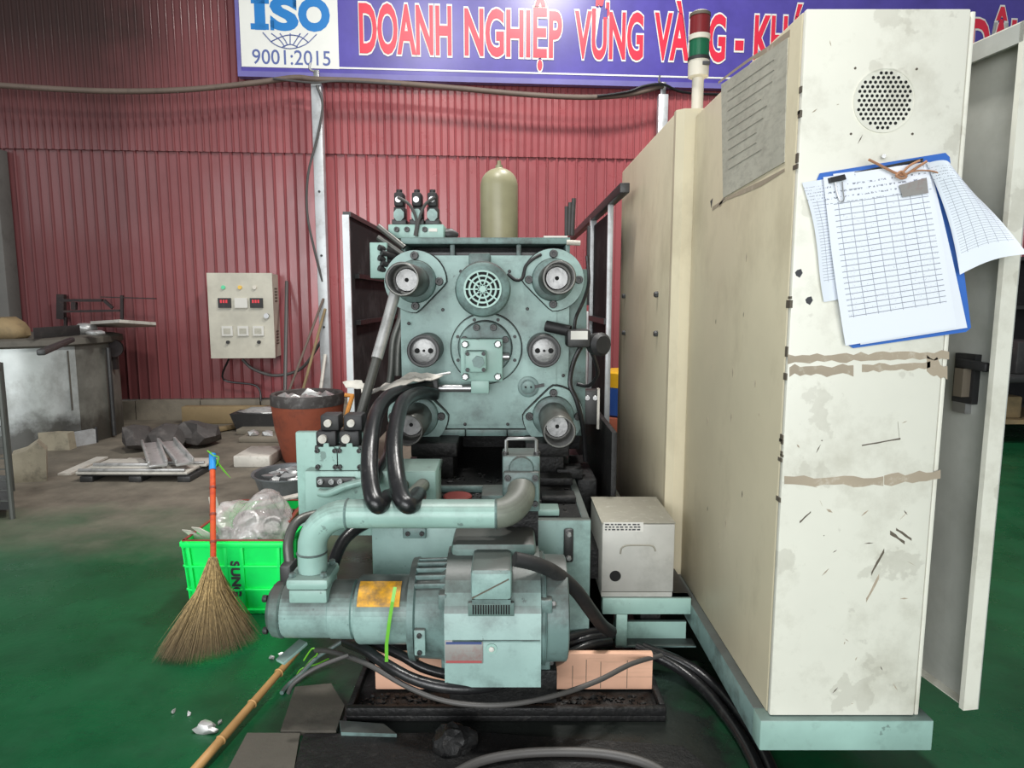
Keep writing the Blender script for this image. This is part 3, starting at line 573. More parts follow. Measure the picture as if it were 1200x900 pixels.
# pile of aluminium castings on a dark pallet
p = onz(155, 566); px_, py_ = p.x, p.y
pal = thing('pallet', 'low dark pallet under the flat aluminium castings', 'pallet', (px_, py_ + 0.3, 0))
for k in range(3): MB().box((px_ - 0.42 + k * 0.38, py_ + 0.02, 0), (px_ - 0.32 + k * 0.38, py_ + 0.55, 0.045), 0.005).build('runner', DARKST, pal)
for k in range(3): MB().box((px_ - 0.45, py_ + 0.04 + k * 0.18, 0.045), (px_ + 0.42, py_ + 0.17 + k * 0.18, 0.06), 0.003).build('deck_board', DARKST, pal)
cast_lab = ['wide flat aluminium plate, front of the scrap pile', 'flat aluminium plate at the back of the scrap pile', 'pale aluminium plate on the scrap pile, furnace side']
for k, (a_, b_, z_) in enumerate([((-0.45, 0.02), (0.42, 0.24), 0.06), ((-0.3, 0.27), (0.46, 0.5), 0.06), ((-0.38, 0.1), (0.1, 0.36), 0.085)]):
    t = thing('aluminium_casting', cast_lab[k], 'casting', (px_ + a_[0], py_ + a_[1], z_), 'flat aluminium castings')
    MB().box((px_ + a_[0], py_ + a_[1], z_), (px_ + b_[0], py_ + b_[1], z_ + 0.022), 0.006).build('plate', ALUW, t)
    MB().box((px_ + a_[0] + 0.02, py_ + a_[1], z_ + 0.022), (px_ + b_[0] - 0.02, py_ + a_[1] + 0.025, z_ + 0.045), 0.004).build('rib', ALU, t)
for k, (p0, p1, lb) in enumerate([((-0.12, 0.52, 0.2), (0.2, 0.02, 0.13), 'long aluminium channel lying slantwise over the scrap plates'), ((0.0, 0.56, 0.2), (0.38, 0.08, 0.13), 'aluminium runner bar lying slantwise nearest the broom')]):
    t = thing('aluminium_channel', lb, 'casting', (px_ + p0[0], py_ + p0[1], 0.1), 'slanting aluminium channels')
    A = Vector((px_ + p0[0], py_ + p0[1], p0[2])); B = Vector((px_ + p1[0], py_ + p1[1], p1[2])); s_ = (B - A).normalized().cross(Z).normalized()
    MB().bar(A, B, 0.13, 0.02, 0.004).build('web', ALU, t)
    for q in (-1, 1): MB().bar(A + s_ * q * 0.06 + Z * 0.02, B + s_ * q * 0.06 + Z * 0.02, 0.018, 0.045, 0.004).build('flange', ALU, t)
# ingot with pale face beside the crucible
p = onz(297, 548)
tag(MB().box(p + Vector((-0.17, 0, 0)), p + Vector((0.14, 0.4, 0.1)), 0.012).build('aluminium_ingot', ALUW), 'pale rectangular aluminium ingot on the floor beside the basin', 'ingot')
p = onz(283, 520); tag(MB().box(p + Vector((-0.05, 0.05, 0)), p + Vector((0.6, 0.3, 0.05)), 0.01).build('scrap_tray', CONC), 'flat tray of scrap on the floor behind the ingot', 'tray')
for k in range(4): tag(MB().rock(p + Vector((0.06 + k * 0.14, 0.17, 0.075)), (0.06, 0.05, 0.035), 30 + k, 1).build('aluminium_scrap', ALU), 'small grey scrap piece in the flat tray', 'scrap', 'scrap pieces in the flat tray')
tr = onz(300, 506); t = thing('dark_trough', 'dark iron trough of bright scrap behind the crucible', 'trough', (tr.x, tr.y + .15, 0))
MB().prism([(tr.x - .2, tr.y, .0), (tr.x + .35, tr.y, .0), (tr.x + .4, tr.y - .04, .2), (tr.x - .26, tr.y - .04, .2)], (0, 0.3, 0)).build('body', DARKST, t)
MB().rock((tr.x + .06, tr.y + .11, .21), (.24, .12, .05), 41, amp=.5).build('scrap_fill', ALU, t)
# rods leaning on the post
for k, (a_, b_, r_, mt, lb) in enumerate([((336, 330), (334, 455), 0.02, CABLEG, 'pale rod standing against the wall beside the control box'), ((379, 350), (341, 452), 0.014, CABLEB, 'brown rod leaning against the galvanised post, the longer one'), ((381, 362), (352, 468), 0.016, PLANK, 'pale rod leaning against the galvanised post above the crucible'), ((381, 416), (374, 470), 0.02, ALUW, 'short pale stick by the foot of the galvanised post')]):
    A = onw(a_[0], a_[1], 0.4 if k else 0.06); B = onw(b_[0], b_[1], 0.75); d_ = (B - A); B = A + d_ * ((A.z - 0.0) / (A.z - B.z)) if A.z - B.z > 0.1 else B
    tag(MB().cyl(A, B, r_, seg=8).build('leaning_rod', mt), lb, 'rod', 'rods leaning by the post')

# ------------------------------------------------------------------ clay crucible
p = onz(352, 548); CP = Vector((p.x, p.y + 0.28, 0)); z_ = at(352, 462, CP.y).z
cr = thing('crucible', 'tall rust-brown clay crucible with dark rim before the red wall', 'crucible', CP)
MB().lathe([(0, 0.21), (0.03, 0.225), (z_ * 0.5, 0.285), (z_ * 0.86, 0.31), (z_ * 0.88, 0.31)], CP, Z, 48).build('body', RUST, cr)
MB().lathe([(z_ * 0.86, 0.312), (z_, 0.315), (z_ + 0.015, 0.305), (z_ + 0.01, 0.275), (z_ * 0.8, 0.26)], CP, Z, 48, cap=False).build('rim', GRAPH, cr)
b = MB()
for k in range(14): an = k * 2.4; rr = 0.2 * math.sqrt((k + .5) / 14); b.rock(CP + Vector((rr * math.cos(an), rr * math.sin(an), z_ * 0.93)), (0.07, 0.06, 0.05), 60 + k, 1, .5)
tag(b.build('aluminium_scrap', ALU), 'bright aluminium scrap filling the clay crucible', 'scrap', kind='stuff')
# ------------------------------------------------------------------ basin with scrap
p = onz(332, 592); BP = Vector((p.x + 0.01, p.y + 0.14, 0))
bs = thing('metal_basin', 'round grey metal basin of scrap between crucible and crate', 'basin', BP)
MB().lathe([(0.0, 0.17), (0.02, 0.19), (0.19, 0.245), (0.195, 0.262), (0.205, 0.262), (0.2, 0.24), (0.03, 0.18), (0.028, 0.0)], BP, Z, 40).build('bowl', BASIN, bs)
b = MB()
for k in range(26): an = k * 2.4; rr = 0.17 * math.sqrt((k + .5) / 26); b.rock(BP + Vector((rr * math.cos(an) + .03, rr * math.sin(an), 0.17 + 0.05 * (1 - rr / .2))), (0.035, 0.025, 0.02), 90 + k, 1, .6)
tag(b.build('metal_scrap', ALU), 'small bright metal scraps heaped in the round basin', 'scrap', kind='stuff')

# ------------------------------------------------------------------ wire basket and block at the left edge
wb = thing('wire_basket', 'grey wire mesh stillage at the left edge of the picture', 'basket', onz(0, 600))
f1_ = onz(15, 608); f0_ = f1_ - X * 0.6; vd = Vector((ray(12, 600).x, ray(12, 600).y, 0)).normalized(); sd_ = Vector((-0.035, 0, 0)); b1_ = f1_ + vd * 0.8 + Vector((0.02, 0, 0)); b0_ = b1_ - X * 0.6
zt2 = at(10, 436, f1_.y).z
for q in (f1_, f0_, b1_, b0_): MB().cyl(q, q + Z * zt2, 0.016, seg=8).build('corner_post', WIREG, wb)
for k in range(13):
    zz = 0.12 + (zt2 - 0.12) * k / 12
    MB().tube([f0_ + Z * zz, f1_ + Z * zz, b1_ + Z * zz], 0.005, 5, 1).build('wire', WIREG, wb)
for k in range(9):
    for a_, b_ in ((f0_, f1_), (f1_, b1_)): q = a_.lerp(b_, k / 8); MB().cyl(q + Z * 0.1, q + Z * zt2, 0.005, seg=5).build('wire', WIREG, wb)
MB().prism([q + Z * 0.06 for q in (f0_, f1_, b1_, b0_)], (0, 0, 0.06)).build('base_tray', DARKST, wb)
p = onz(36, 566); tag(MB().prism([p + Vector((-0.14, 0, 0)), p + Vector((0.09, 0.05, 0)), p + Vector((0.1, 0.06, 0.24)), p + Vector((0.05, 0.04, 0.31)), p + Vector((-0.03, 0.02, 0.25)), p + Vector((-0.13, 0, 0.22))], (-0.1, 0.16, 0)).build('concrete_block', CONC2), 'broken tan concrete block between the mesh stillage and furnace', 'block')
p = onz(75, 557); tag(MB().bar(p, onz(120, 537), 0.1, 0.03).build('metal_strip', ALUW), 'pale metal strip on the floor before the furnace door', 'strip')

# ================================================================== DIE-CASTING MACHINE
PY = 3.20                       # front face of the end platen
mc = thing('die_casting_machine', 'large teal hydraulic die-casting machine in the middle of the workshop', 'machine', (-0.1, 3.6, 0))
pxl, pzb = -0.506, 0.80; pxr, pzt = 0.29, 1.62
# platen with chamfered lower corners
def ch_plate(x0, x1, z0, z1, c, y0, y1, ctop=0.0):
    o = [(x0 + c, y0, z0), (x1 - c, y0, z0), (x1, y0, z0 + c), (x1, y0, z1 - ctop), (x1 - ctop, y0, z1), (x0 + ctop, y0, z1), (x0, y0, z1 - ctop), (x0, y0, z0 + c)]
    return MB().prism(o, (0, y1 - y0, 0))
ch_plate(pxl, pxr, pzb, pzt, 0.12, PY, PY + 0.3).build('end_platen', TEAL, mc)
# thin raised joint lines / outline plate
ch_plate(pxl + 0.06, pxr - 0.06, pzb + 0.02, pzt - 0.03, 0.16, PY - 0.012, PY, 0.1).build('platen_facing', TEAL, mc)
MB().box((pxl + .1, PY + 0.02, pzb - 0.03), (pxr - .1, PY + 0.2, pzb + 0.0), 0.004).build('platen_sole', TEALD, mc)
for k in range(3): MB().box((-0.42 + 0.2 * k + 0.02, PY - 0.02, pzb - 0.035), (-0.42 + 0.2 * (k + 1) + 0.015, PY + 0.04, pzb - 0.003), 0.003).build('sole_block', TEALD, mc)
MB().box((pxr + 0.0, PY + 0.06, 0.75), (pxr + 0.09, PY + 0.3, 1.56), 0.005).build('side_rib', TEALD, mc)
# tie bars: corner flanges, sleeves and bright nuts
def tie(px, py, corner, yend, r_flange=0.142):
    c = at(px, py, 3.16); sx_, sz_ = corner
    n = 40; o = []
    for k in range(n):               # round flange with a flat towards the platen centre
        an = 2 * PI * k / n; v = Vector((math.cos(an), 0, math.sin(an))); d = v.x * -sx_ + v.z * -sz_
        rr = r_flange; lim = 0.105
        if d / math.sqrt(2) * rr > lim: rr = lim / (d / math.sqrt(2))
        o.append(Vector((c.x, 3.145, c.z)) + v * rr)
    fl_ = MB().prism(o, (0, 0.045, 0)).build('tie_bar_flange', TEAL, mc)
    cc_ = Vector((c.x, 3.186, c.z)); MB().prism([Vector((q.x, 3.186, q.z)) + (Vector((q.x, 3.186, q.z)) - cc_).normalized() * 0.005 for q in o], (0, 0.012, 0)).build('shadow_gap_gasket', GREASE, fl_)  # black rim behind the flange, drawn as its shadow gap and grime seam
    for an in (90, 0, 180, 270):
        v = Vector((math.cos(math.radians(an)), 0, math.sin(math.radians(an))))
        if (v.x * sx_ + v.z * sz_) < -0.5 and False: continue
        rr = 0.118 if (v.x * -sx_ + v.z * -sz_) <= 0 else 0.112
        bolt(fl_, Vector((c.x, 3.145, c.z)) + v * rr, (0, -1, 0), 0.019, 0.018)
    MB().lathe([(0, 0.1), (0.02, 0.095), (0.025, 0.085)], (c.x, 3.146, c.z), (0, -1, 0), 32).build('collar', TEALD, fl_)
    L = 3.15 - yend; ro = 0.07
    sl_ = MB().lathe([(0, ro), (L - 0.006, ro), (L, ro - 0.004), (L, ro - 0.009), (L - 0.15, ro - 0.009), (L - 0.15, 0)], (c.x, 3.15, c.z), (0, -1, 0), 36, cap=False).build('tie_bar_sleeve', SLEEVE, mc)
    MB().lathe([(0, 0.05), (0.02, 0.05), (0.026, 0.046), (0.026, 0.009), (0.012, 0.009)], (c.x, yend + 0.15, c.z), (0, -1, 0), 28).build('tie_bar_end', BRIGHT, sl_)
    MB().cyl((c.x, yend + 0.13, c.z), (c.x, yend + 0.123, c.z), 0.009, seg=12).build('centre_hole', VOID, sl_)
    return c
tie(487, 330, (-1, 1), 2.76); tie(648, 328, (1, 1), 2.78); tie(648, 487, (1, -1), 2.76); tie(490, 487, (-1, -1), 2.80)
# push-back rods either side
for px in (496, 638):
    c = at(px, 411.5, 3.0); L = 0.2
    sl_ = MB().lathe([(0, 0.074), (L - 0.004, 0.074), (L, 0.07), (L, 0.062), (L - 0.03, 0.062), (L - 0.03, 0)], (c.x, 3.2, c.z), (0, -1, 0), 32, cap=False).build('ejector_sleeve', DARKST, mc)
    MB().lathe([(0, 0.055), (0.01, 0.055), (0.012, 0.05)], (c.x, 3.035, c.z), (0, -1, 0), 28).build('ejector_rod_end', BRIGHT, sl_)
    for s1, r_ in ((-1, 0.012), (0, 0.006), (1, 0.012)): MB().cyl((c.x + s1 * 0.03, 3.024, c.z), (c.x + s1 * 0.03, 3.019, c.z), r_, seg=12).build('spanner_hole', VOID, sl_)
# small round port bottom right
c = at(619, 453, PY - 0.01)
pt = MB().lathe([(0, 0.05), (0.01, 0.05), (0.012, 0.045), (0.012, 0.036), (0.004, 0.036), (0.004, 0.03), (0.016, 0.03), (0.018, 0.024)], (c.x, PY - 0.012, c.z), (0, -1, 0), 28).build('inspection_port', TEALD, mc)
for s1 in (-1, 1): MB().cyl((c.x + s1 * 0.013, PY - 0.028, c.z), (c.x + s1 * 0.013, PY - 0.034, c.z), 0.005, seg=8).build('spanner_hole', VOID, pt)
MB().bar((c.x + 0.03, PY - 0.02, c.z), (c.x + 0.075, PY - 0.02, c.z + 0.01), 0.014, 0.014).build('grease_nipple', DARKST, pt)
# cylinder cover discs and gear-pump block in the centre
c = at(570, 408, PY - 0.012)
MB().lathe([(0, 0.171), (0.006, 0.171)], (c.x, PY - 0.011, c.z), (0, -1, 0), 56).build('shadow_gap_gasket', GREASE, mc)  # dark ring round the cover: shadow gap and grime as one black part
dsc = MB().lathe([(0, 0.166), (0.014, 0.166), (0.018, 0.162), (0.018, 0.158)], (c.x, PY - 0.01, c.z), (0, -1, 0), 56).build('cylinder_cover', TEAL, mc)
for k in range(8):
    an = PI / 8 + k * PI / 4; bolt(dsc, (c.x + 0.145 * math.cos(an), PY - 0.027, c.z + 0.145 * math.sin(an)), (0, -1, 0), 0.008, 0.006)
MB().lathe([(0, 0.129), (0.006, 0.129)], (c.x - 0.005, PY - 0.026, c.z + 0.005), (0, -1, 0), 48).build('shadow_gap_gasket', GREASE, mc)  # black outline drawing the shadow gap and grime round the bearing flange
d2 = MB().lathe([(0, 0.125), (0.03, 0.125), (0.035, 0.12)], (c.x - 0.005, PY - 0.026, c.z + 0.005), (0, -1, 0), 48).build('bearing_flange', TEALD, mc)
for k in range(8):
    an = PI / 8 + k * PI / 4; bolt(d2, (c.x - 0.005 + 0.103 * math.cos(an), PY - 0.06, c.z + 0.005 + 0.103 * math.sin(an)), (0, -1, 0), 0.016, 0.02)
q0 = at(540, 447, 3.06); q1 = at(589, 397, 3.06)
blk = MB().box((q0.x, 3.05, q0.z), (q1.x, 3.145, q1.z), 0.006).build('pump_block', TEALL, mc)
for xx in (q0.x + 0.022, q1.x - 0.022):
    for zz in (q0.z + 0.024, q1.z - 0.024): bolt(blk, (xx, 3.05, zz), (0, -1, 0), 0.018, 0.02, STEEL, socket=False)
r0 = at(545, 436, 3.0); r1 = at(570, 411, 3.0)
b3 = MB().box((r0.x, 2.985, r0.z), (r1.x, 3.05, r1.z), 0.008).build('valve_cap', TEALL, mc)
MB().cyl(((r0.x + r1.x) / 2 + 0.012, 2.985, (r0.z + r1.z) / 2), ((r0.x + r1.x) / 2 + 0.012, 2.97, (r0.z + r1.z) / 2), 0.028, seg=6).build('hex_plug', TEALD, b3)
for xx in (r0.x + 0.012, r1.x - 0.012):
    for zz in (r0.z + 0.012, r1.z - 0.012): bolt(b3, (xx, 2.985, zz), (0, -1, 0), 0.009, 0.01)
MB().cyl((q1.x, 3.1, q0.z + 0.11), (q1.x + 0.03, 3.1, q0.z + 0.11), 0.018, seg=10).build('bleed_screw', STEEL, blk)
r0 = at(552, 461, 3.05); r1 = at(573, 447, 3.05); MB().box((r0.x, 3.045, r0.z), (r1.x, 3.13, r1.z + .005), 0.004).build('port_block', TEALL, mc)
pa = at(552, 455, 3.09); pb = at(513, 455, 3.09); MB().cyl(pa, pb, 0.018, seg=16).build('port_pipe', STEEL, mc)
pc = at(508, 455, 3.09); MB().box((pc.x - 0.025, 3.05, pc.z - 0.05), (pc.x + 0.025, 3.13, pc.z + 0.045), 0.006).build('port_flange', DARKST, mc)
# fan-cooled adjusting motor on top of the platen
c = at(566, 339, 2.9); fm = MB().lathe([(0, 0.085), (0.02, 0.098), (0.2, 0.1), (0.21, 0.118), (0.30, 0.119), (0.325, 0.112), (0.335, 0.095)], (c.x, PY, c.z), (0, -1, 0), 44).build('adjusting_motor', TEALD, mc)
yf = PY - 0.335
MB().lathe([(0, 0.078), (0.004, 0.078)], (c.x, yf - 0.0005, c.z), (0, -1, 0), 40).build('fan_opening', VOID, fm)
g = MB()
for rr in (0.076, 0.056, 0.036, 0.016): g.lathe([(0, rr + 0.004), (0.006, rr + 0.004), (0.006, rr - 0.004), (0, rr - 0.004)], (c.x, yf - 0.003, c.z), (0, -1, 0), 36, cap=False)
for k in range(10): an = k * PI / 5; v = Vector((math.cos(an), 0, math.sin(an))); g.bar(Vector((c.x, yf - 0.007, c.z)) + v * 0.014, Vector((c.x, yf - 0.007, c.z)) + v * 0.08, 0.006, 0.006)
g.cyl((c.x, yf - 0.002, c.z), (c.x, yf - 0.01, c.z), 0.02, seg=16); g.build('fan_grille', TEALL, fm)
tb0 = at(550, 310, 2.98); tb1 = at(575, 297, 2.98); MB().box((tb0.x, 2.93, c.z + 0.085), (tb1.x, 3.1, tb1.z), 0.01).build('terminal_box', TEALD, fm)
MB().tube([at(595, 321, 3.12), at(604, 328, 3.11), at(612, 326, 3.12), at(616, 312, 3.13), at(624, 304, 3.13), at(634, 298, 3.14)], 0.008, 8).build('motor_lead', BLACKM, mc)
# small bolts and taps on the platen face
for px, py in ((519, 363), (618, 362), (479, 379), (540, 318), (597, 318), (474, 460), (660, 440), (545, 497), (595, 497), (535, 338)):
    p = at(px, py, PY - 0.012); bolt(mc, p, (0, -1, 0), 0.008, 0.005, DARKST, 'tapped_plug')
# top frame over the platen with two stays
A = at(470, 283, PY); B = at(668, 283, PY); zt_ = A.z
MB().box((A.x, PY - 0.01, zt_ - 0.012), (B.x, PY + 0.7, zt_ + 0.018), 0.004).build('top_plate', TEALD, mc)
MB().box((A.x + 0.01, PY + 0.25, pzt - 0.02), (B.x - 0.01, PY + 0.3, zt_ - 0.012)).build('top_web', GREASE, mc)
for px in (530, 608): p = at(px, 295, PY); MB().box((p.x - 0.011, PY + 0.01, pzt - 0.02), (p.x + 0.011, PY + 0.06, zt_ - 0.012), 0.003).build('stay', TEALD, mc)
for xx in (A.x, B.x - 0.02): MB().box((xx, PY, pzt - 0.16), (xx + 0.02, PY + 0.65, zt_ - 0.012), 0.003).build('cheek_plate', TEALD, mc)
MB().box((A.x + 0.02, PY + 0.06, pzt), (B.x - 0.02, PY + 0.1, pzt + 0.018)).build('cross_bar', DARKST, mc)
# valve bank on top, left
vb0 = at(457, 280, PY + 0.1); vb1 = at(521, 264, PY + 0.1)
vb = MB().box((vb0.x, PY + 0.05, zt_ + 0.018), (vb1.x, PY + 0.25, vb1.z), 0.006).build('valve_manifold', TEALL, mc)
MB().box((vb1.x - 0.07, PY + 0.045, vb1.z - 0.035), (vb1.x - 0.03, PY + 0.05, vb1.z - 0.02)).build('label_plate', LABELW, vb)
for px in (465, 477, 498): p = at(px, 269, PY + 0.05); bolt(vb, p, (0, -1, 0), 0.013, 0.012)
for px in (469.5, 490, 508):
    p = at(px, 264, PY + 0.12); x_ = p.x; z1_ = vb1.z
    v = MB().box((x_ - 0.034, PY + 0.07, z1_), (x_ + 0.034, PY + 0.19, z1_ + 0.025), 0.004).box((x_ - 0.026, PY + 0.08, z1_ + 0.025), (x_ + 0.026, PY + 0.17, z1_ + 0.085), 0.006).build('valve_body', DARKST, vb)
    MB().prism([(x_ + 0.026 * math.cos(k * PI / 4 + PI / 8), PY + 0.066, z1_ + 0.045 + 0.03 * math.sin(k * PI / 4 + PI / 8)) for k in range(8)], (0, 0.014, 0)).build('valve_plate', TEAL, vb)
    MB().box((x_ - 0.022, PY + 0.07, z1_ + 0.085), (x_ + 0.022, PY + 0.16, z1_ + 0.15), 0.008).build('solenoid', BLACKM, vb)
    MB().cyl((x_, PY + 0.07, z1_ + 0.115), (x_, PY + 0.058, z1_ + 0.115), 0.014, seg=12).build('coil_nut', STEEL, vb)
    MB().cyl((x_, PY + 0.1, z1_ + 0.15), (x_, PY + 0.1, z1_ + 0.165), 0.014, seg=10).build('plug', BLACKM, vb)
for pts in ([(466, 231), (480, 240), (488, 258), (486, 276)], [(510, 231), (498, 240), (491, 258), (488, 277)]): MB().tube([at(a_, b_, PY + 0.04) for a_, b_ in pts], 0.007, 8).build('coil_lead', CABLEG, vb)
p = at(530, 275, PY + 0.15); MB().lathe([(0, 0.03), (0.03, 0.03), (0.06, 0.008)], p - X * 0.03, X, 12).build('hose_tail', DARKST, mc)
# junction plate and pipes at the upper left
j0 = at(434, 326, PY - 0.05); j1 = at(453, 284, PY - 0.05)
jp = MB().box((j0.x, PY - 0.05, j0.z), (j1.x, PY + 0.2, j1.z), 0.004).build('side_manifold', TEALL, mc)
for k in range(5):
    A = at(444 + (k % 2) * 3, 290 + k * 6, PY - 0.06); B = A + Vector((0.11, 0.1, -0.03 - 0.004 * k)); MB().cyl(A, B, 0.014, seg=10).build('hose_tail', DARKST, jp)
for k in range(2): MB().cyl(at(443, 265 + 13 * k, PY), at(474, 290 + 9 * k, PY - 0.02), 0.013, seg=10).build('hydraulic_pipe', SLEEVE, mc)
# rod springs, white tag at the upper right
for k in range(3): p = at(664 + k * 3.2, 276, PY + 0.3); MB().cyl(p, p + Vector((0.004 * k, 0.01, 0.145 + 0.02 * k)), 0.011, seg=8).build('tie_rod', DARKST, mc)
p = at(652, 278, PY + 0.02); MB().box((p.x - 0.06, PY, zt_ + 0.018), (p.x + 0.05, PY + 0.05, zt_ + 0.026)).build('tag_plate', LABELW, mc)
MB().cyl(at(664, 284, PY - 0.02), at(680, 285, PY - 0.02), 0.012, seg=8).build('stub_pin', ALUW, mc)
# limit switch, cables and pendant at the right of the platen
p = at(652, 386, 3.1); MB().cyl(at(640, 382, 3.12), at(668, 388, 3.08), 0.026, seg=16).build('switch_conduit', BLACKM, mc)
q0 = at(664, 407, 3.05); q1 = at(692, 386, 3.05); ls = MB().box((q0.x, 3.03, q0.z), (q1.x, 3.16, q1.z), 0.012).build('limit_switch', DARKST, mc)
q0 = at(669, 398, 3.02); q1 = at(689, 388, 3.02); MB().box((q0.x, 3.024, q0.z), (q1.x, 3.03, q1.z)).build('label_plate', LABELW, ls)
MB().lathe([(0, 0.05), (0.05, 0.055), (0.07, 0.04)], at(697, 403, 3.1), (0.5, -1, 0), 16).build('cable_gland', BLACKM, ls)
MB().tube([at(682, 404, 3.08), at(672, 425, 3.08), at(668, 450, 3.06), at(676, 470, 3.05), at(683, 500, 3.06), at(686, 540, 3.1)], 0.011, 8).build('switch_cable', BLACK, mc)
MB().tube([at(688, 300, 3.16), at(690, 330, 3.14), at(684, 352, 3.12), at(675, 372, 3.1), at(673, 388, 3.1)], 0.008, 8).build('switch_cable', BLACK, mc)
MB().tube([at(690, 405, 3.1), at(698, 425, 3.12), at(700, 440, 3.15), at(690, 452, 3.18), at(676, 450, 3.2)], 0.009, 8).build('switch_cable', BLACK, mc)
q0 = at(682, 497, 3.3); q1 = at(702, 457, 3.3); pd = MB().box((q0.x, 3.28, q0.z), (q1.x, 3.36, q1.z), 0.006).build('push_button_station', DARKST, mc)
for px, py in ((688, 466), (697, 466)): bolt(pd, at(px, py, 3.28), (0, -1, 0), 0.013, 0.014, STEEL)
MB().box((q1.x - 0.012, 3.27, q0.z - 0.02), (q1.x, 3.3, q1.z + 0.01)).build('edge_strip', ALUW, pd)
# bed: side rails, dark oily deck, front plate
BZ = 0.605; FY = 2.42
bl, br = at(436, 640, FY).x, at(692, 640, FY).x
MB().box((bl, FY, 0.12), (br, FY + 0.03, BZ), 0.004).build('bed_front_plate', TEAL, mc)
MB().box((bl, FY + 0.03, 0.12), (bl + 0.03, 6.3, BZ - 0.005), 0.003).build('bed_side_plate', TEALD, mc)
MB().box((br - 0.03, FY + 0.03, 0.12), (br, 6.3, BZ - 0.005), 0.003).build('bed_side_plate', TEALD, mc)
MB().box((bl + 0.03, FY + 0.03, BZ - 0.06), (br - 0.03, 6.3, BZ - 0.008)).build('bed_deck', GREASE, mc)
for xx in (bl + 0.05, br - 0.15): MB().box((xx, FY + 0.1, 0.0), (xx + 0.1, 6.2, 0.12)).build('bed_foot', GREASE, mc)
for x0, x1 in ((-0.42, -0.25), (0.1, 0.26)):
    MB().box((x0, PY - 0.16, BZ - 0.01), (x1, 6.2, BZ + 0.12), 0.008).build('guide_rail', GREASE, mc)
    MB().box((x0 - 0.02, PY - 0.2, BZ + 0.1), (x1 + 0.02, PY + 0.4, BZ + 0.165), 0.008).build('slide_shoe', GREASE, mc)
MB().box((-0.45, PY + 0.5, BZ - 0.02), (0.4, PY + 0.55, pzb + 0.3)).build('rear_bulkhead', GREASE, mc)
b = MB(); rr_ = random.Random(3)
for k in range(160): b.rock((rr_.uniform(-0.42, 0.27), rr_.uniform(FY + 0.1, PY - 0.05), BZ - 0.006), (rr_.uniform(.004, .013), rr_.uniform(.004, .013), rr_.uniform(.003, .007)), 300 + k, 1, .5)
b.build('oily_debris', GREASE, mc, kind='stuff')
q = at(536, 583, 2.68); MB().lathe([(0, 0.06), (0.015, 0.06), (0.02, 0.055)], (q.x, 2.68, BZ - 0.002), Z, 24).build('filler_cap', REDCAP, mc)
MB().box((q.x - 0.16, 2.62, BZ - 0.005), (q.x - 0.09, 2.75, BZ + 0.03), 0.006).build('deck_lug', TEALD, mc)
MB().box((q.x + 0.1, 2.62, BZ - 0.005), (q.x + 0.2, 2.78, BZ + 0.035), 0.006).build('deck_lug', TEALD, mc)
MB().box((q.x - 0.17, 2.79, BZ - 0.005), (q.x + 0.17, 2.81, BZ + 0.025), 0.004).build('deck_strip', TEALD, mc)
A = at(655, 602, 2.5); MB().box((0.1, 2.48, BZ - 0.005), (A.x + 0.0, 2.56, BZ + 0.02), 0.003).build('deck_strip', TEALL, mc)
for px, py, w_, d_, h_ in ((650, 568, .08, .1, .03), (668, 560, .06, .12, .04), (655, 588, .07, .1, .02)): p = onz(px, py, BZ); MB().box((p.x - w_, p.y, BZ - .005), (p.x + w_, p.y + d_, BZ + h_), 0.006).build('deck_block', GREASE, mc)
# slotted lug and small clamp on the front plate
p = at(666, 638, FY); lg = MB().box((p.x - 0.018, FY - 0.018, p.z - 0.065), (p.x + 0.018, FY, p.z + 0.065), 0.012).build('slotted_lug', DARKST, mc)
for s1 in (-1, 1): bolt(lg, (p.x, FY - 0.018, p.z + s1 * 0.045), (0, -1, 0), 0.011, 0.01, STEEL, socket=False)
p = at(487, 623, FY); lg = MB().box((p.x - 0.045, FY - 0.02, p.z - 0.02), (p.x + 0.04, FY, p.z + 0.02), 0.004).build('pipe_clamp', TEALD, mc)
for s1 in (-1, 1): bolt(lg, (p.x + s1 * 0.026, FY - 0.02, p.z), (0, -1, 0), 0.009, 0.008)
# ---- suction pipe with elbows, flanges and handle block
PYY = 2.13
zl = at(490, 602, PYY).z; xe = at(366, 650, PYY).x; pr_ = 0.047
z_f = at(366, 672, PYY).z
pts = [(xe, PYY, z_f), (xe, PYY, zl - 0.13)]
for k in range(1, 8): an = k / 8 * PI / 2; pts.append((xe + 0.12 * (1 - math.cos(an)), PYY, zl - 0.12 + 0.12 * math.sin(an)))
pts.append((xe + 0.12, PYY, zl))
xr_ = at(592, 600, PYY).x; pts.append((xr_ - 0.03, PYY, zl))
sp = MB().tube(pts, pr_, 24, 1).build('suction_pipe', TEALL, mc)
xf = at(613, 575, PYY + 0.1).x
epts = [(xr_ - 0.03, PYY, zl)]
for k in range(1, 9): an = k / 8 * PI / 2; epts.append((xr_ - 0.03 + 0.085 * math.sin(an), PYY + 0.11 * (1 - math.cos(an)), zl + 0.05 * (1 - math.cos(an))))
MB().tube(epts, pr_ * 1.02, 24, 2).build('pipe_elbow', PIPED, sp)
for q in ((xe + 0.12, PYY, zl), (xr_ - 0.03, PYY, zl)): MB().lathe([(0, pr_ + .001), (0.004, pr_ + 0.004), (0.008, pr_ + .001)], Vector(q) - X * 0.004, X, 24, cap=False).build('weld_bead', TEALD, sp)
MB().lathe([(0, pr_ + .001), (0.004, pr_ + 0.004), (0.008, pr_ + .001)], (xe, PYY, zl - 0.134), Z, 24, cap=False).build('weld_bead', TEALD, sp)
fy = PYY + 0.11; ctr = Vector((xr_ + 0.055, fy, zl + 0.05))
bz0, bz1 = ctr.z - 0.07, ctr.z + 0.06
fb_ = MB().box((ctr.x - 0.062, fy, bz0), (ctr.x + 0.062, fy + 0.03, bz1), 0.008).build('pipe_flange', TEALD, mc)
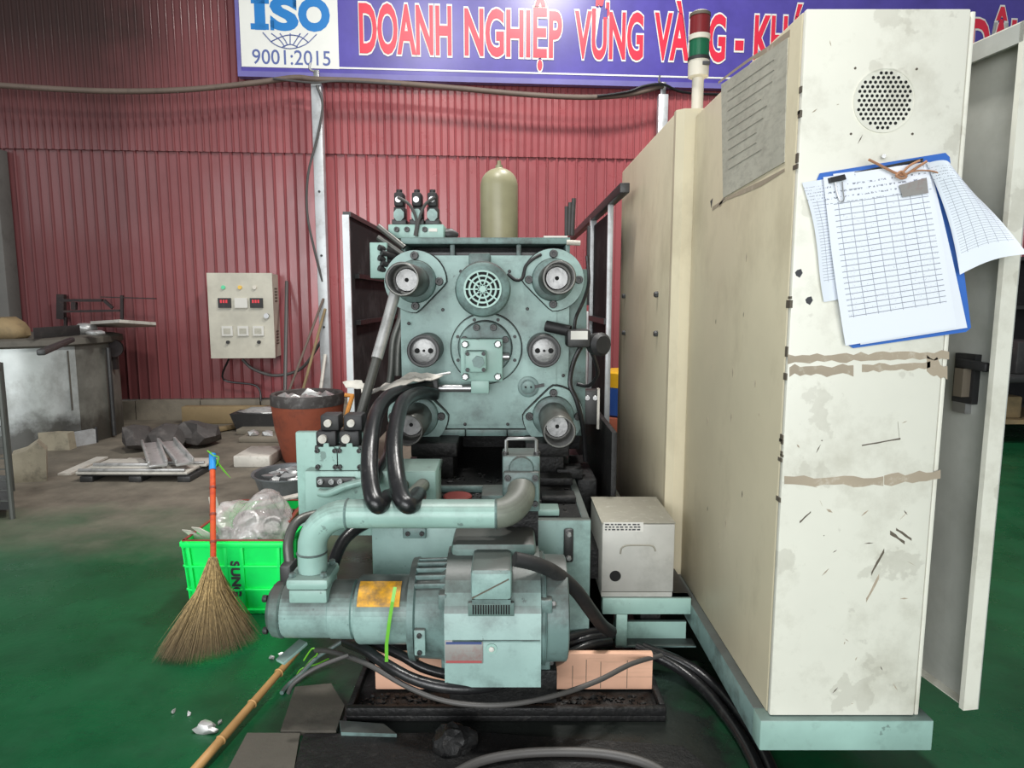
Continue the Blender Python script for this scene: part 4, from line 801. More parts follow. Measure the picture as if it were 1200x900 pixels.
for s1 in (-1, 1):
    for s2 in (-1, 1): bolt(fb_, (ctr.x + s1 * 0.047, fy, ctr.z - 0.005 + s2 * 0.045), (0, -1, 0), 0.011, 0.01)
vbk = MB().box((ctr.x - 0.065, fy + 0.03, bz0 - 0.02), (ctr.x + 0.065, fy + 0.16, bz1 + 0.05), 0.008).build('shut_off_valve', TEALD, mc)
MB().lathe([(0, 0.045), (0.012, 0.04)], (ctr.x, fy + 0.032, bz1 + 0.005), (0, -1, 0), 24).build('valve_boss', TEALD, vbk)
hz = bz1 + 0.05; MB().tube([(ctr.x - 0.052, fy + 0.05, hz), (ctr.x - 0.052, fy + 0.05, hz + 0.05), (ctr.x - 0.045, fy + 0.05, hz + 0.056), (ctr.x + 0.045, fy + 0.05, hz + 0.056), (ctr.x + 0.052, fy + 0.05, hz + 0.05), (ctr.x + 0.052, fy + 0.05, hz)], 0.006, 8, 1).build('valve_handle', STEEL, vbk)
MB().box((ctr.x - 0.06, fy + 0.035, BZ - 0.3), (ctr.x + 0.06, fy + 0.15, bz0 - 0.02)).build('valve_riser', GREASE, mc)
for s1 in (-1, 1): bolt(vbk, (ctr.x + s1 * 0.055, fy + 0.05, hz), (0, 0, 1), 0.012, 0.01)
# ---- hydraulic manifold with two solenoid valves at the left
MY = 2.45
m0 = at(358, 598, MY); m1 = at(432, 552, MY)
mf = MB().box((m0.x, MY, m0.z - 0.1), (m1.x + 0.25, MY + 0.2, m1.z), 0.006).build('manifold_block', TEALL, mc)
bp0 = at(349, 594, MY + 0.06); bp1 = at(364, 506, MY + 0.06)
MB().box((bp0.x, MY + 0.06, bp0.z - 0.08), (bp1.x + 0.2, MY + 0.09, bp1.z), 0.008).build('backing_plate', TEALL, mc)
for (cx, wv) in ((384, 15), (411, 17)):
    c0 = at(cx - wv, 550, MY + 0.02); c1 = at(cx + wv, 522, MY + 0.02); xm = (c0.x + c1.x) / 2; hw = (c1.x - c0.x) / 2
    body = MB().box((c0.x, MY + 0.02, m1.z - 0.002), (c1.x, MY + 0.12, c1.z), 0.008).build('valve_body', DARKST, mf)
    pl_ = MB().prism([(xm + sx2 * hw * 0.86, MY + 0.004, (m1.z + c1.z) / 2 + sz2 * (c1.z - m1.z) / 2) for sx2, sz2 in ((-1, -.6), (-.6, -.95), (.6, -.95), (1, -.6), (1, .6), (.6, .95), (.25, .95), (.2, 1.25), (-.2, 1.25), (-.25, .95), (-.6, .95), (-1, .6))], (0, 0.016, 0)).build('valve_plate', TEALL, mf)
    for s1 in (-1, 1):
        for s2 in (-1, 1): bolt(mf, (xm + s1 * hw * 0.66, MY + 0.004, (m1.z + c1.z) / 2 + s2 * (c1.z - m1.z) * 0.33), (0, -1, 0), 0.009, 0.012, DARKST)
    s0 = c1.z
    so_ = MB().box((xm - 0.04, MY + 0.01, s0), (xm + 0.036, MY + 0.09, s0 + 0.055), 0.008).box((xm - 0.024, MY + 0.02, s0 + 0.055), (xm + 0.046, MY + 0.1, s0 + 0.115), 0.008).build('solenoid', BLACKM, mf)
    MB().cyl((xm - 0.012, MY + 0.012, s0 + 0.028), (xm - 0.012, MY - 0.004, s0 + 0.028), 0.016, seg=14).build('coil_nut', ALUW, mf)
    MB().cyl((xm + 0.006, MY + 0.02, s0 + 0.085), (xm + 0.006, MY + 0.008, s0 + 0.085), 0.014, seg=14).build('coil_nut', ALUW, mf)
c0 = at(396, 550, MY + 0.03); MB().prism([(c0.x + 0.016 * math.cos(k * PI / 3), MY + 0.03 + 0.016 * math.sin(k * PI / 3), m1.z) for k in range(6)], (0, 0, 0.09)).build('hex_plug', TEALL, mf)
r0 = at(372, 570, MY); r1 = at(417, 558, MY); cl = MB().box((r0.x, MY - 0.02, r0.z), (r1.x, MY, r1.z), 0.006).build('port_strip', DARKST, mf)
for px in (376, 389, 399, 415): bolt(cl, at(px, 564, MY - 0.02), (0, -1, 0), 0.011, 0.012, STEEL)
MB().tube([at(374, 577, MY - 0.03), at(385, 578, MY - 0.04), at(405, 570, MY - 0.05), at(428, 564, MY - 0.04), at(445, 562, MY)], 0.015, 12).build('pilot_pipe', TEALL, mf)
# second manifold that the two big hoses plug into
n0 = at(449, 578, 2.5); n1 = at(507, 558, 2.5)
nb = MB().box((n0.x, 2.5, n0.z - 0.1), (n1.x, 2.68, n1.z), 0.006).box((n0.x - 0.02, 2.58, n1.z), (n1.x + 0.02, 2.7, n1.z + 0.02), 0.004).build('hose_manifold', TEALD, mc)
for k, px in enumerate((476, 500)):
    A = at(px, 564, 2.5); B = at(px - 24, 588, 2.26); MB().cyl(A, B, 0.026, seg=16).build('hose_fitting', PIPED, nb)
# the two thick black hoses
hA = [at(503, 452, 3.04), at(488, 456, 2.98), at(468, 460, 2.86), at(452, 468, 2.7), at(440, 488, 2.5), at(434, 520, 2.32), at(433, 555, 2.2), at(437, 582, 2.1), at(443, 592, 2.08), at(450, 588, 2.14), at(455, 583, 2.24)]
hB = [at(508, 462, 3.03), at(497, 460, 2.96), at(482, 464, 2.84), at(471, 474, 2.66), at(464, 500, 2.46), at(462, 530, 2.3), at(466, 565, 2.18), at(472, 586, 2.09), at(480, 592, 2.08), at(487, 586, 2.16), at(490, 580, 2.26)]
for h_ in (hA, hB): MB().tube(h_, 0.0295, 16, 6).build('hydraulic_hose', BLACK, mc, 'thick glossy black rubber hose looping down to the manifold')
for pts in ([(474, 345), (470, 372), (461, 400), (458, 440), (452, 470)], [(480, 362), (468, 400), (466, 440)]): MB().tube([at(a_, b_, PY + 0.1) for a_, b_ in pts], 0.018, 10).build('hydraulic_hose', SLEEVE, mc)
MB().tube([at(438, 572, 2.36), at(446, 548, 2.5), at(454, 530, 2.7), at(458, 500, 2.9)], 0.018, 10).build('hydraulic_hose', BLACK, mc)
# guard panels either side
gx = -1.02; gp = [onx(404, 254, gx), onx(455, 281, gx)]
gz = gp[0].z; y0g, y1g = gp[0].y, 6.4
MB().box((gx, y0g, 0.35), (gx + 0.03, y1g, gz)).build('guard_panel', GUARD, mc, 'black side guard panel')
MB().box((gx - 0.012, y0g - 0.02, 0.1), (gx + 0.03, y0g, gz + 0.01)).build('guard_edge', GALV, mc)
MB().box((gx - 0.01, y0g - 0.01, gz), (gx + 0.04, y1g, gz + 0.03)).build('guard_rail', DARKST, mc)
for zz in (1.55, 1.25): MB().box((gx + 0.03, y0g + 0.1, zz), (gx + 0.06, y1g, zz + 0.03)).build('guard_rail', GREASE, mc)
gx = 0.60; A = onx(717, 228, gx); y0g = A.y; B = onx(694, 400, gx); y1g = B.y
rz = onx(728, 224, gx).z
MB().bar((gx, 3.55, rz), (gx, 6.9, rz), 0.05, 0.05, 0.004).build('guard_rail', DARKST, mc)
zb_ = onx(717, 551, gx).z
MB().box((gx - 0.02, y0g, zb_), (gx + 0.012, y0g + 0.02, rz), 0.003).build('guard_edge', GALV, mc)
MB().box((gx - 0.025, y1g, zb_ + 0.3), (gx + 0.02, y1g + 0.05, rz), 0.003).build('guard_edge', GALV, mc)
MB().box((gx, y0g + 0.02, zb_), (gx + 0.012, y1g, rz - 0.06)).build('guard_panel', GUARD, mc, 'dark smeared guard window')
MB().box((gx - 0.03, y0g + 0.02, onx(705, 378, gx).z), (gx, y1g, onx(705, 372, gx).z)).build('guard_bar', DARKST, mc)
MB().tube([(gx - 0.03, y1g + 0.02, rz - 0.06 - k * 0.05 + 0.0) for k in range(12)], 0.018, 6).build('guard_hose', DARKST, mc)
MB().box((0.455, 2.9, 0.0), (0.48, 4.6, 0.84), 0.004).build('side_guard', GREASE, mc, 'dark low guard along the bed')
MB().box((br, 2.6, 0.3), (0.455, 4.6, 0.42)).build('side_deck', GREASE, mc)
MB().box((br + .01, 3.0, 0.42), (br + .1, 3.5, 0.6), 0.01).build('lubricator_box', GREASE, mc)

# ------------------------------------------------------------------ gas accumulator on top
c = at(585, 278, 3.75); zr = c.z; r_ = 21.5 / 790 * 3.75; zt3 = at(585, 194, 3.75).z
gc = thing('gas_cylinder', 'olive round-topped gas cylinder standing on the teal machine', 'gas cylinder', (c.x, 3.75, zt_ + 0.018))
hs = zt3 - 0.115
pr = [(0, r_ * 0.97), (0.02, r_)] + [(hs - (zt_ + .018) + 0.1 * math.sin(k * PI / 16), r_ * math.cos(k * PI / 16) ** 0.85) for k in range(0, 8)] 
pr += [(hs - (zt_ + .018) + 0.102, 0.022)]
MB().lathe(pr, (c.x, 3.75, zt_ + 0.018), Z, 40).build('shell', OLIVE, gc)
MB().lathe([(0, 0.02), (0.02, 0.02), (0.022, 0.012), (0.045, 0.01)], (c.x, 3.75, hs + 0.095), Z, 12).build('valve_stem', OLIVE, gc)

# ------------------------------------------------------------------ motor-pump set
AX, AY, AZ = 0, 2.15, 0.40
mp = thing('motor_pump_set', 'teal electric motor and hydraulic pump set in front of the machine', 'motor', (-0.2, AY, 0.0))
fxs = lambda px: at(px, 725, 2.0).x
x520, x640, x664, x478, x415, x308 = at(521, 760, 1.97).x, at(634, 760, 1.97).x, at(664, 725, 2.1).x, at(481, 725, 2.08).x, at(416, 725, 2.08).x, at(309, 725, 2.08).x
r = 0.185
# stator housing: round top, flat front and bottom
out = [(AY - r, AZ - r * 0.98), (AY - r, AZ + 0.06)] + [(AY - r * math.cos(math.radians(a_)), AZ + 0.01 + r * math.sin(math.radians(a_))) for a_ in range(22, 160, 12)] + [(AY + r, AZ - 0.02), (AY + r * 0.9, AZ - r * 0.8), (AY + 0.08, AZ - r)]
mh = MB().prism([(x520, y_, z_) for y_, z_ in out], (x640 - x520, 0, 0)).build('stator_housing', TEAL, mp)
zc = AZ + 0.065
MB().box((x520 + 0.025, AY - r - 0.004, zc - 0.095), (x640 - 0.004, AY - r + 0.002, zc - 0.09)).build('cover_lip', TEALD, mh)
# louvre slots above the front cover
lv = [at(553, 703, AY - r - 0.0), at(598, 692, AY - r)]
MB().box((lv[0].x - 0.012, AY - r - 0.003, zc - 0.012), (lv[1].x + 0.012, AY - r + 0.01, zc + 0.032), 0.002).build('louvre_frame', BEIGE, mh)
for k in range(15): x_ = lv[0].x + (lv[1].x - lv[0].x) * (k + .5) / 15; MB().box((x_ - 0.0022, AY - r - 0.0045, zc - 0.005), (x_ + 0.0022, AY - r - 0.002, zc + 0.025)).build('louvre_slot', VOID, mh)
t0 = at(552, 690, AY - r); t1 = at(600, 658, AY - r)
tbx = MB().box((t0.x, AY - r - 0.02, zc + 0.045), (t1.x, AY - 0.02, zc + 0.145), 0.014).build('terminal_box', TEAL, mp)
MB().box((t0.x + 0.003, AY - r - 0.012, zc + 0.032), (t1.x - 0.004, AY - r + 0.06, zc + 0.046)).build('box_base', TEALD, tbx)
MB().bar((t0.x + 0.004, AY - r - 0.021, zc + 0.055), (t1.x - 0.01, AY - r - 0.021, zc + 0.115), 0.003, 0.004).build('scratch_line', SCUFF, tbx)
zq = AZ + r * 0.86; MB().box((x520 + 0.01, AY - 0.04, zq), (x640 - 0.01, AY + 0.14, AZ + r + 0.045), 0.02).build('lifting_hood', BEIGE, mp)
n0 = at(520, 777, AY - r); n1 = at(566, 750, AY - r)
npl = MB().box((n0.x + .004, AY - r - 0.004, n0.z), (n1.x, AY - r, n1.z), 0.002).build('nameplate', LABELG, mh)
MB().box((n0.x + .008, AY - r - 0.0052, n1.z - 0.012), (n1.x - 0.004, AY - r - 0.004, n1.z - 0.004)).build('print_band', BLUEI, npl)
MB().box((n0.x + .008, AY - r - 0.0052, n0.z + 0.003), (n1.x - 0.004, AY - r - 0.004, n0.z + 0.01)).build('print_band', REDI, npl)
p = at(576, 760, AY - r); dm = MB().cyl((p.x, AY - r + .002, p.z), (p.x, AY - r - 0.003, p.z), 0.017, seg=18).build('screw_boss', TEALL, mh); bolt(dm, (p.x, AY - r - 0.003, p.z), (0, -1, 0), 0.009, 0.006, LABELW, socket=False)
# end shield at the right, feet bolts
MB().lathe([(0, r * 0.96), (0.012, r * 0.99), (0.02, r * 0.93), (x664 - x640 - 0.004, r * 0.92), (x664 - x640, r * 0.89)], (x640, AY, AZ - 0.005), X, 48).build('end_shield', TEALD, mp)
MB().lathe([(0, r * 0.9), (0.015, r * 0.99), (0.02, r * 0.9)], (x640 + 0.002, AY, AZ - 0.005), X, 48, cap=False).build('end_ring', TEALD, mp)
for zz in (AZ + 0.075, AZ - 0.155):
    yy = AY - math.sqrt(max((r * 0.95) ** 2 - (zz - AZ) ** 2, 0.0)) ; MB().box((x640 + 0.0, yy - 0.012, zz - 0.022), (x640 + 0.035, yy + 0.03, zz + 0.022), 0.004).build('tie_lug', TEALD, mp)
    bolt(mp, (x640 + 0.035, yy + 0.004, zz), (1, 0, 0), 0.012, 0.012, STEEL, socket=False)
# drive-end bell with ribs
MB().lathe([(0, 0.165), (0.02, 0.168), (0.025, 0.155), (x520 - x478 - 0.02, 0.16), (x520 - x478 + 0.004, 0.178)], (x478, AY, AZ - 0.01), X, 48).build('drive_end_bell', TEALD, mp)
for k in range(5):
    an = math.radians(86 + k * 11); y_ = AY + 0.162 * math.cos(an); z_ = AZ - 0.01 + 0.162 * math.sin(an); MB().bar((x478 + 0.02, y_, z_), (x520, y_ - .004, z_ + .004), 0.01, 0.016, 0.002).build('bell_rib', TEALD, mp)
pz = AZ - 0.045; MB().box((x478 + 0.025, AY - 0.172, pz - 0.04), (x478 + 0.06, AY - 0.15, pz + 0.045), 0.004).build('inspection_cover', TEAL, mp)
for s1 in (-1, 1): bolt(mp, (x478 + 0.042, AY - 0.172, pz + s1 * 0.028), (0, -1, 0), 0.008, 0.008)
for zz in (AZ + 0.085, AZ - 0.15): MB().box((x520 - 0.02, AY - math.sqrt(.17 ** 2 - (zz - AZ) ** 2) - 0.014, zz - 0.025), (x520 + 0.006, AY - math.sqrt(.17 ** 2 - (zz - AZ) ** 2) + 0.03, zz + 0.025), 0.004).build('tie_lug', TEALD, mp)
# coupling housing with yellow window, pump body
PZ = AZ - 0.012; rc = 0.112
MB().lathe([(0, rc - 0.006), (0.008, rc), (x478 - x415, rc), (x478 - x415 + 0.01, rc + 0.01)], (x415, AY, PZ), X, 44).build('coupling_housing', TEAL, mp)
cw = MB(); n = 8
for k in range(n):
    a0, a1 = math.radians(108 + k * 44 / n), math.radians(108 + (k + 1) * 44 / n)
    f_ = lambda an, rr: (AY + rr * math.cos(an), PZ + rr * math.sin(an))
    for (xa, xb) in ((x415 + 0.014, x478 - 0.03),):
        o_ = [f_(a0, rc + .001), f_(a1, rc + .001), f_(a1, rc + 0.006), f_(a0, rc + 0.006)]; cw.prism([(xa, y_, z_) for y_, z_ in o_], (xb - xa, 0, 0))
cw.build('yellow_warning_window', YEL, mp, 'chipped yellow window on the coupling housing')
Lp = x415 - x308
MB().lathe([(0.052, 0.088), (0.06, 0.092), (Lp * 0.7, 0.092), (Lp * 0.71, 0.095), (Lp - 0.014, 0.096), (Lp - 0.01, 0.088), (Lp + 0.004, 0.088)], (x308, AY, PZ), X, 44).build('pump_body', TEAL, mp)
MB().lathe([(0.0, 0.05), (0.004, 0.07), (0.02, 0.09), (0.048, 0.095), (0.053, 0.09)], (x308, AY, PZ), X, 40).build('pump_end_cap', BEIGE, mp)
MB().lathe([(0.05, 0.089), (0.0545, 0.089)], (x308, AY, PZ), X, 40).build('shadow_gap_gasket', VOID, mp)
for an in (40, 130, 220, 310): a_ = math.radians(an); bolt(mp, (x308 + 0.006, AY + 0.075 * math.cos(a_), PZ + 0.075 * math.sin(a_)), (-1, 0, 0), 0.012, 0.014, DARKST)
f0 = at(345, 716, PYY - 0.06); f1 = at(384, 684, PYY - 0.06)
MB().box((xe - 0.06, PYY - 0.07, PZ + 0.06), (xe + 0.062, PYY + 0.07, PZ + 0.105), 0.006).build('inlet_foot', TEALL, mp)
fbk = MB().box((xe - 0.068, PYY - 0.078, PZ + 0.105), (xe + 0.07, PYY + 0.078, z_f + 0.012), 0.014).build('inlet_flange', TEALL, mp)
for s1 in (-1, 1):
    for s2 in (-1, 1): bolt(fbk, (xe + s1 * 0.05, PYY + s2 * 0.055, z_f + 0.012), (0, 0, 1), 0.012, 0.014, TEALD, socket=False)
MB().box((xe - 0.12, AY + 0.0, PZ + 0.06), (xe - 0.08, AY + 0.08, PZ + 0.15), 0.01).build('drain_elbow', DARKST, mp)
MB().tube([(xe - 0.1, AY + 0.05, PZ + 0.14), (xe - 0.11, AY + 0.08, PZ + 0.21), (xe - 0.085, AY + 0.13, PZ + 0.265), (xe - 0.0, AY + 0.2, PZ + 0.27)], 0.017, 12).build('drain_hose', SLEEVE, mp)
MB().tube([(xe + 0.03, AY + 0.09, PZ + 0.1), (xe + 0.06, AY + 0.16, PZ + 0.18), (xe + 0.13, AY + 0.23, PZ + 0.22), (xe + 0.22, AY + 0.26, PZ + 0.23)], 0.022, 12).build('pressure_hose', BLACK, mp)
MB().cyl((xe + 0.2, AY + 0.26, PZ + 0.23), (xe + 0.27, AY + 0.265, PZ + 0.23), 0.03, seg=12).build('hose_union', DARKST, mp)
MB().cyl((-0.60, AY, PZ - 0.09), (-0.55, AY, PZ - 0.085), 0.01).build('drain_plug', DARKST, mp)
MB().bar(at(356, 752, 2.13), at(328, 776, 2.05), 0.04, 0.012, 0.002).build('support_bracket', TEALL, mp)
MB().box((-0.19, AY - 0.1, 0.11), (0.16, AY + 0.3, AZ - r + 0.01), 0.004).build('mounting_base', GREASE, mp)
# motor supply conduit
MB().tube([at(603, 655, 2.0), at(628, 661, 2.02), at(652, 672, 2.06), at(675, 692, 2.12), at(692, 715, 2.2), at(705, 732, 2.3), at(716, 740, 2.4)], 0.023, 14).build('supply_conduit', BLACKM, mp)

# ================================================================== CABINETS ON THE RIGHT
CX0, CX1, CY0, CY1, CZ0, CZ1 = 0.745, 1.176, 1.79, 2.78, 0.237, 2.14
cab = thing('control_cabinet', 'tall cream steel control cabinet with perforated vent nearest the camera', 'cabinet', ((CX0 + CX1) / 2, (CY0 + CY1) / 2, CZ0))
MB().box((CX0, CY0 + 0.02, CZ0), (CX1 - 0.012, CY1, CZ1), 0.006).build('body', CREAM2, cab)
fp = MB().box((CX0 + 0.002, CY0, CZ0 + 0.002), (CX1 - 0.016, CY0 + 0.02, CZ1), 0.005).build('front_panel', CREAM, cab)
MB().box((CX1 - 0.012, CY0 + 0.006, CZ0), (CX1, CY0 + 0.05, CZ1 - 0.004), 0.003).build('edge_fold', CREAM, cab)
# perforated vent
vc = at(1036, 118, CY0); vr = 36 / 790 * CY0 * 0.97
MB().lathe([(0, vr), (0.003, vr), (0.003, vr - 0.003), (0.0015, vr - 0.003)], (vc.x, CY0, vc.z), (0, -1, 0), 48).build('vent_plate', CREAM, fp)
hb = MB(); st = 0.0128
for j in range(-8, 9):
    for i in range(-8, 9):
        x_ = (i + (j % 2) * 0.5) * st; z_ = j * st * 0.866
        if math.hypot(x_, z_) < vr - 0.008: hb.lathe([(0, 0.0042), (0.0006, 0.0042)], (vc.x + x_, CY0 - 0.0016, vc.z + z_), (0, -1, 0), 8)
hb.build('vent_perforation', VOID, fp, kind='stuff')
for px, py in ((1002, 80), (1074, 81), (997, 157), (1069, 157)): bolt(fp, at(px, py, CY0), (0, -1, 0), 0.003, 0.002, SCUFF, 'screw_head')
# torn tape residue strips and scuffs on the front
def torn(px0, py0, px1, py1, h, seed, mat, n=16, name='tape_residue'):
    r_ = random.Random(seed); up = []; lo = []
    for k in range(n + 1):
        f = k / n; px = px0 + (px1 - px0) * f; py = py0 + (py1 - py0) * f
        up.append(at(px, py - h / 2 + r_.uniform(-1, 1) * h * 0.22, CY0)); lo.append(at(px, py + h / 2 + r_.uniform(-1, 1) * h * 0.22, CY0))
    m_ = MB(); o_ = up + lo[::-1]; m_.prism([p - Y * 0.0002 for p in o_], (0, -0.0008, 0)); m_.build(name, mat, fp)
torn(923, 421, 1112, 416, 9, 1, TAPE, 22); torn(925, 434, 1000, 434, 11, 2, TAPE, 12); torn(1010, 432, 1090, 428, 8, 3, TAPE, 12); torn(1086, 424, 1110, 438, 18, 5, TAPE, 6)
torn(919, 564, 1035, 564, 10, 4, TAPE, 10); torn(1036, 563, 1102, 557, 11, 9, TAPE, 8)
for a_, b_, h_, sd in (((1021, 672), (1036, 645), 4, 6), ((1015, 704), (1030, 676), 5, 7), ((1043, 624), (1060, 636), 4, 8), ((1010, 522), (1055, 514), 1.6, 10), ((1054, 515), (1052, 495), 2, 11), ((1050, 620), (1068, 632), 3, 12), ((937, 612), (950, 600), 2, 13)):
    torn(a_[0], a_[1], b_[0], b_[1], h_, sd, SCUFF if h_ < 4.5 else TAPE, 5, 'paint_scuff')
for px, py in ((948, 352), (936, 320)): p = at(px, py, CY0); MB().prism([p + Vector((0.01 * math.cos(k), 0, 0.009 * math.sin(k) * (1 + .4 * (k % 2)))) for k in range(6)], (0, -0.0008, 0)).build('paint_scuff', INK, fp)
rs = random.Random(31)
for k in range(34):
    px, py = rs.uniform(915, 1085), rs.uniform(450, 825) if k > 6 else rs.uniform(20, 170)
    if px < 905 + (838 - py) * 0.05 + 12 or px > 1072: continue
    p = at(px, py, CY0); L = rs.uniform(0.004, 0.03); an = rs.uniform(0, PI); w_ = rs.uniform(0.0008, 0.004); d_ = Vector((math.cos(an), 0, math.sin(an))); n_ = Vector((-d_.z, 0, d_.x))
    MB().prism([p - d_ * L / 2, p + n_ * w_ * rs.uniform(.3, 1), p + d_ * L / 2, p - n_ * w_ * rs.uniform(.3, 1)], (0, -0.0008, 0)).build('paint_scuff', rs.choice([SCUFF, TAPE, TAPE]), fp)
for k in range(14):
    p = onx(rs.uniform(825, 900), rs.uniform(300, 640), CX0); L = rs.uniform(0.004, 0.02); MB().prism([p + Y * L * .3, p + Z * L, p - Y * L * .3, p - Z * L], (-0.0008, 0, 0)).build('paint_scuff', rs.choice([SCUFF, TAPE]), cab)
# chips along the near left edge
for k in range(16):
    z_ = R.uniform(0.5, 1.95); h_ = R.uniform(0.005, 0.028); MB().box((CX0 - 0.0006, CY0 + R.uniform(0.0, .004), z_), (CX0 + R.uniform(0.003, 0.008), CY0 + R.uniform(0.012, 0.03), z_ + h_)).build('paint_chip', SCUFF, cab)
# old instruction sheet stuck on the side
o_ = [onx(846, 99, CX0), onx(924, 44, CX0), onx(920, 190, CX0), onx(848, 232, CX0)]
sh = thing('instruction_sheet', 'faded grey instruction sheet glued to the cabinet side', 'sheet', o_[3])
MB().prism([p - X * 0.0005 for p in o_], (-0.002, 0, 0)).build('paper', PLATEP, sh)
for k in range(9):
    f = 0.1 + 0.085 * k; a_ = o_[0].lerp(o_[3], f); b_ = o_[1].lerp(o_[2], f); q0 = a_.lerp(b_, 0.12); q1 = a_.lerp(b_, R.uniform(0.6, 0.9)); MB().bar(q0 - X * 0.003, q1 - X * 0.003, 0.0012, 0.002, up=(0, 0, 1)).build('print_line', PRINTG, sh)
for a_, b_ in (((842, 95), (926, 36)), ((926, 40), (922, 100)), ((843, 240), (850, 228)), ((835, 242), (920, 196))):
    A, B = onx(*a_, CX0), onx(*b_, CX0); mid = [A.lerp(B, t_) + Z * R.uniform(-.004, .004) for t_ in (0, .25, .5, .75, 1)]
    MB().prism([p - X * 0.0002 for p in mid] + [p - X * 0.0002 - Z * R.uniform(.006, .016) for p in mid[::-1]], (-0.0007, 0, 0)).build('glue_stain', TAPE, sh)
p = onx(834, 237, CX0); MB().prism([p + Vector((0, -0.012, 0.012)), p + Vector((0, 0.016, 0.006)), p + Vector((0, 0, -0.02))], (-0.0008, 0, 0)).build('paint_scuff', INK, cab)
# cabinet door, hinged at the far right edge and standing ajar
H = Vector((1.192, 2.74, 0)); E_ = Vector((1.335, 1.785, 0)); dd = (E_ - H).normalized(); dn = Vector((-dd.y, dd.x, 0)); dn = dn if dn.x < 0 else -dn
dz0, dz1 = 0.262, 2.11; W_ = (E_ - H).length
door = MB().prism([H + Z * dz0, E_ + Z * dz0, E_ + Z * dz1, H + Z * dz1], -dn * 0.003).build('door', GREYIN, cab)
def dbox(u0, u1, z0, z1, o0, o1): return MB().prism([H + dd * u0 + dn * o0 + Z * z0, H + dd * u1 + dn * o0 + Z * z0, H + dd * u1 + dn * o1 + Z * z0, H + dd * u0 + dn * o1 + Z * z0], (0, 0, z1 - z0))
dbox(W_ - 0.003, W_, dz0, dz1, 0, 0.045).build('edge_return', CREAM, door); dbox(W_ - 0.016, W_ - 0.003, dz0, dz1, 0.042, 0.045).build('edge_lip', CREAM, door)
dbox(0, W_ - 0.003, dz1 - 0.003, dz1, 0, 0.045).build('edge_return', CREAM, door); dbox(0, W_ - .003, dz0, dz0 + 0.003, 0, 0.03).build('edge_return', CREAM, door)
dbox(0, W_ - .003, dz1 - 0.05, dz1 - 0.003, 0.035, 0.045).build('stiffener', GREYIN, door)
c_ = 0.86; zl_ = onx(1133, 446, 1.27).z
lk = dbox(W_ - 0.16, W_ - 0.09, zl_ - 0.07, zl_ + 0.07, 0, 0.02).build('lock_case', BLACKM, door)
dbox(W_ - 0.13, W_ - 0.10, zl_ - 0.05, zl_ + 0.03, 0.02, 0.045).build('lock_bolt', SCUFF, door)
MB().bar(H + dd * (W_ - 0.13) + dn * 0.035 + Z * (zl_ + 0.045), H + dd * (W_ - 0.03) + dn * 0.035 + Z * (zl_ + 0.04), 0.02, 0.025, 0.006).build('lock_lever', BLACKM, door)
dbox(W_ - 0.155, W_ - 0.11, zl_ - 0.1, zl_ - 0.07, 0, 0.02).build('lock_keep', STEEL, door)
for zz in (0.45, 1.9): MB().cyl(H + Z * zz + Vector((-0.008, 0, 0)), H + Z * (zz + 0.08) + Vector((-0.008, 0, 0)), 0.008, seg=10).build('hinge', STEEL, door)

# rear cabinet
rx0 = 0.675; ry0, ry1 = 2.79, 4.1; rz1 = 2.165
rc_ = thing('electrical_cabinet', 'long cream electrical cabinet behind the tall one, carrying the signal tower', 'cabinet', (0.9, 3.4, CZ0))
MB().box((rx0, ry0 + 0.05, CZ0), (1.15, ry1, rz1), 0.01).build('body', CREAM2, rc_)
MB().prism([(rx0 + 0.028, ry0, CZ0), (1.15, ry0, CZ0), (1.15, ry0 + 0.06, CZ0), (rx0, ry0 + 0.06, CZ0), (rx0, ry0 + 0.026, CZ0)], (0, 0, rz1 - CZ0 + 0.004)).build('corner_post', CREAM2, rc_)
for px, py in ((732.5, 347), (771, 345), (732.5, 390), (770.5, 391)): bolt(rc_, onx(px, py, rx0), (-1, 0, 0), 0.014, 0.018, DARKST, socket=False)
# signal tower
c = at(821, 118, 2.9); sx_, sy_ = c.x, 2.95
tw = thing('signal_tower', 'stack light with red and green lenses on the rear cabinet', 'signal light', (sx_, sy_, rz1))
zz = rz1; k_ = 2.95 / 790
hh = lambda py: at(821, py, 2.95).z
MB().cyl((sx_, sy_, zz), (sx_, sy_, hh(92)), 0.024, seg=18).build('stem', WHTL, tw)
MB().lathe([(0, 0.03), (0.006, 0.042), (hh(72) - hh(92), 0.043)], (sx_, sy_, hh(92)), Z, 24).build('base', WHTL, tw)
MB().box((sx_ + 0.005, sy_ - 0.048, hh(80)), (sx_ + 0.035, sy_ - 0.036, hh(76)), 0.001).build('label_plate', INK, tw)
MB().cyl((sx_, sy_, hh(72)), (sx_, sy_, hh(68)), 0.045, seg=24).build('ring', BLACKM, tw)
MB().cyl((sx_, sy_, hh(68)), (sx_, sy_, hh(48)), 0.041, seg=24, bev=0.002).build('lens', GRNL, tw, 'green lens')
MB().cyl((sx_, sy_, hh(48)), (sx_, sy_, hh(42)), 0.044, seg=24).build('ring', WHTL, tw)
MB().cyl((sx_, sy_, hh(42)), (sx_, sy_, hh(20)), 0.041, seg=24, bev=0.002).build('lens', REDL, tw, 'dull red lens')
MB().lathe([(0, 0.043), (0.012, 0.042), (0.02, 0.03)], (sx_, sy_, hh(20)), Z, 24).build('cap', SCUFF, tw)

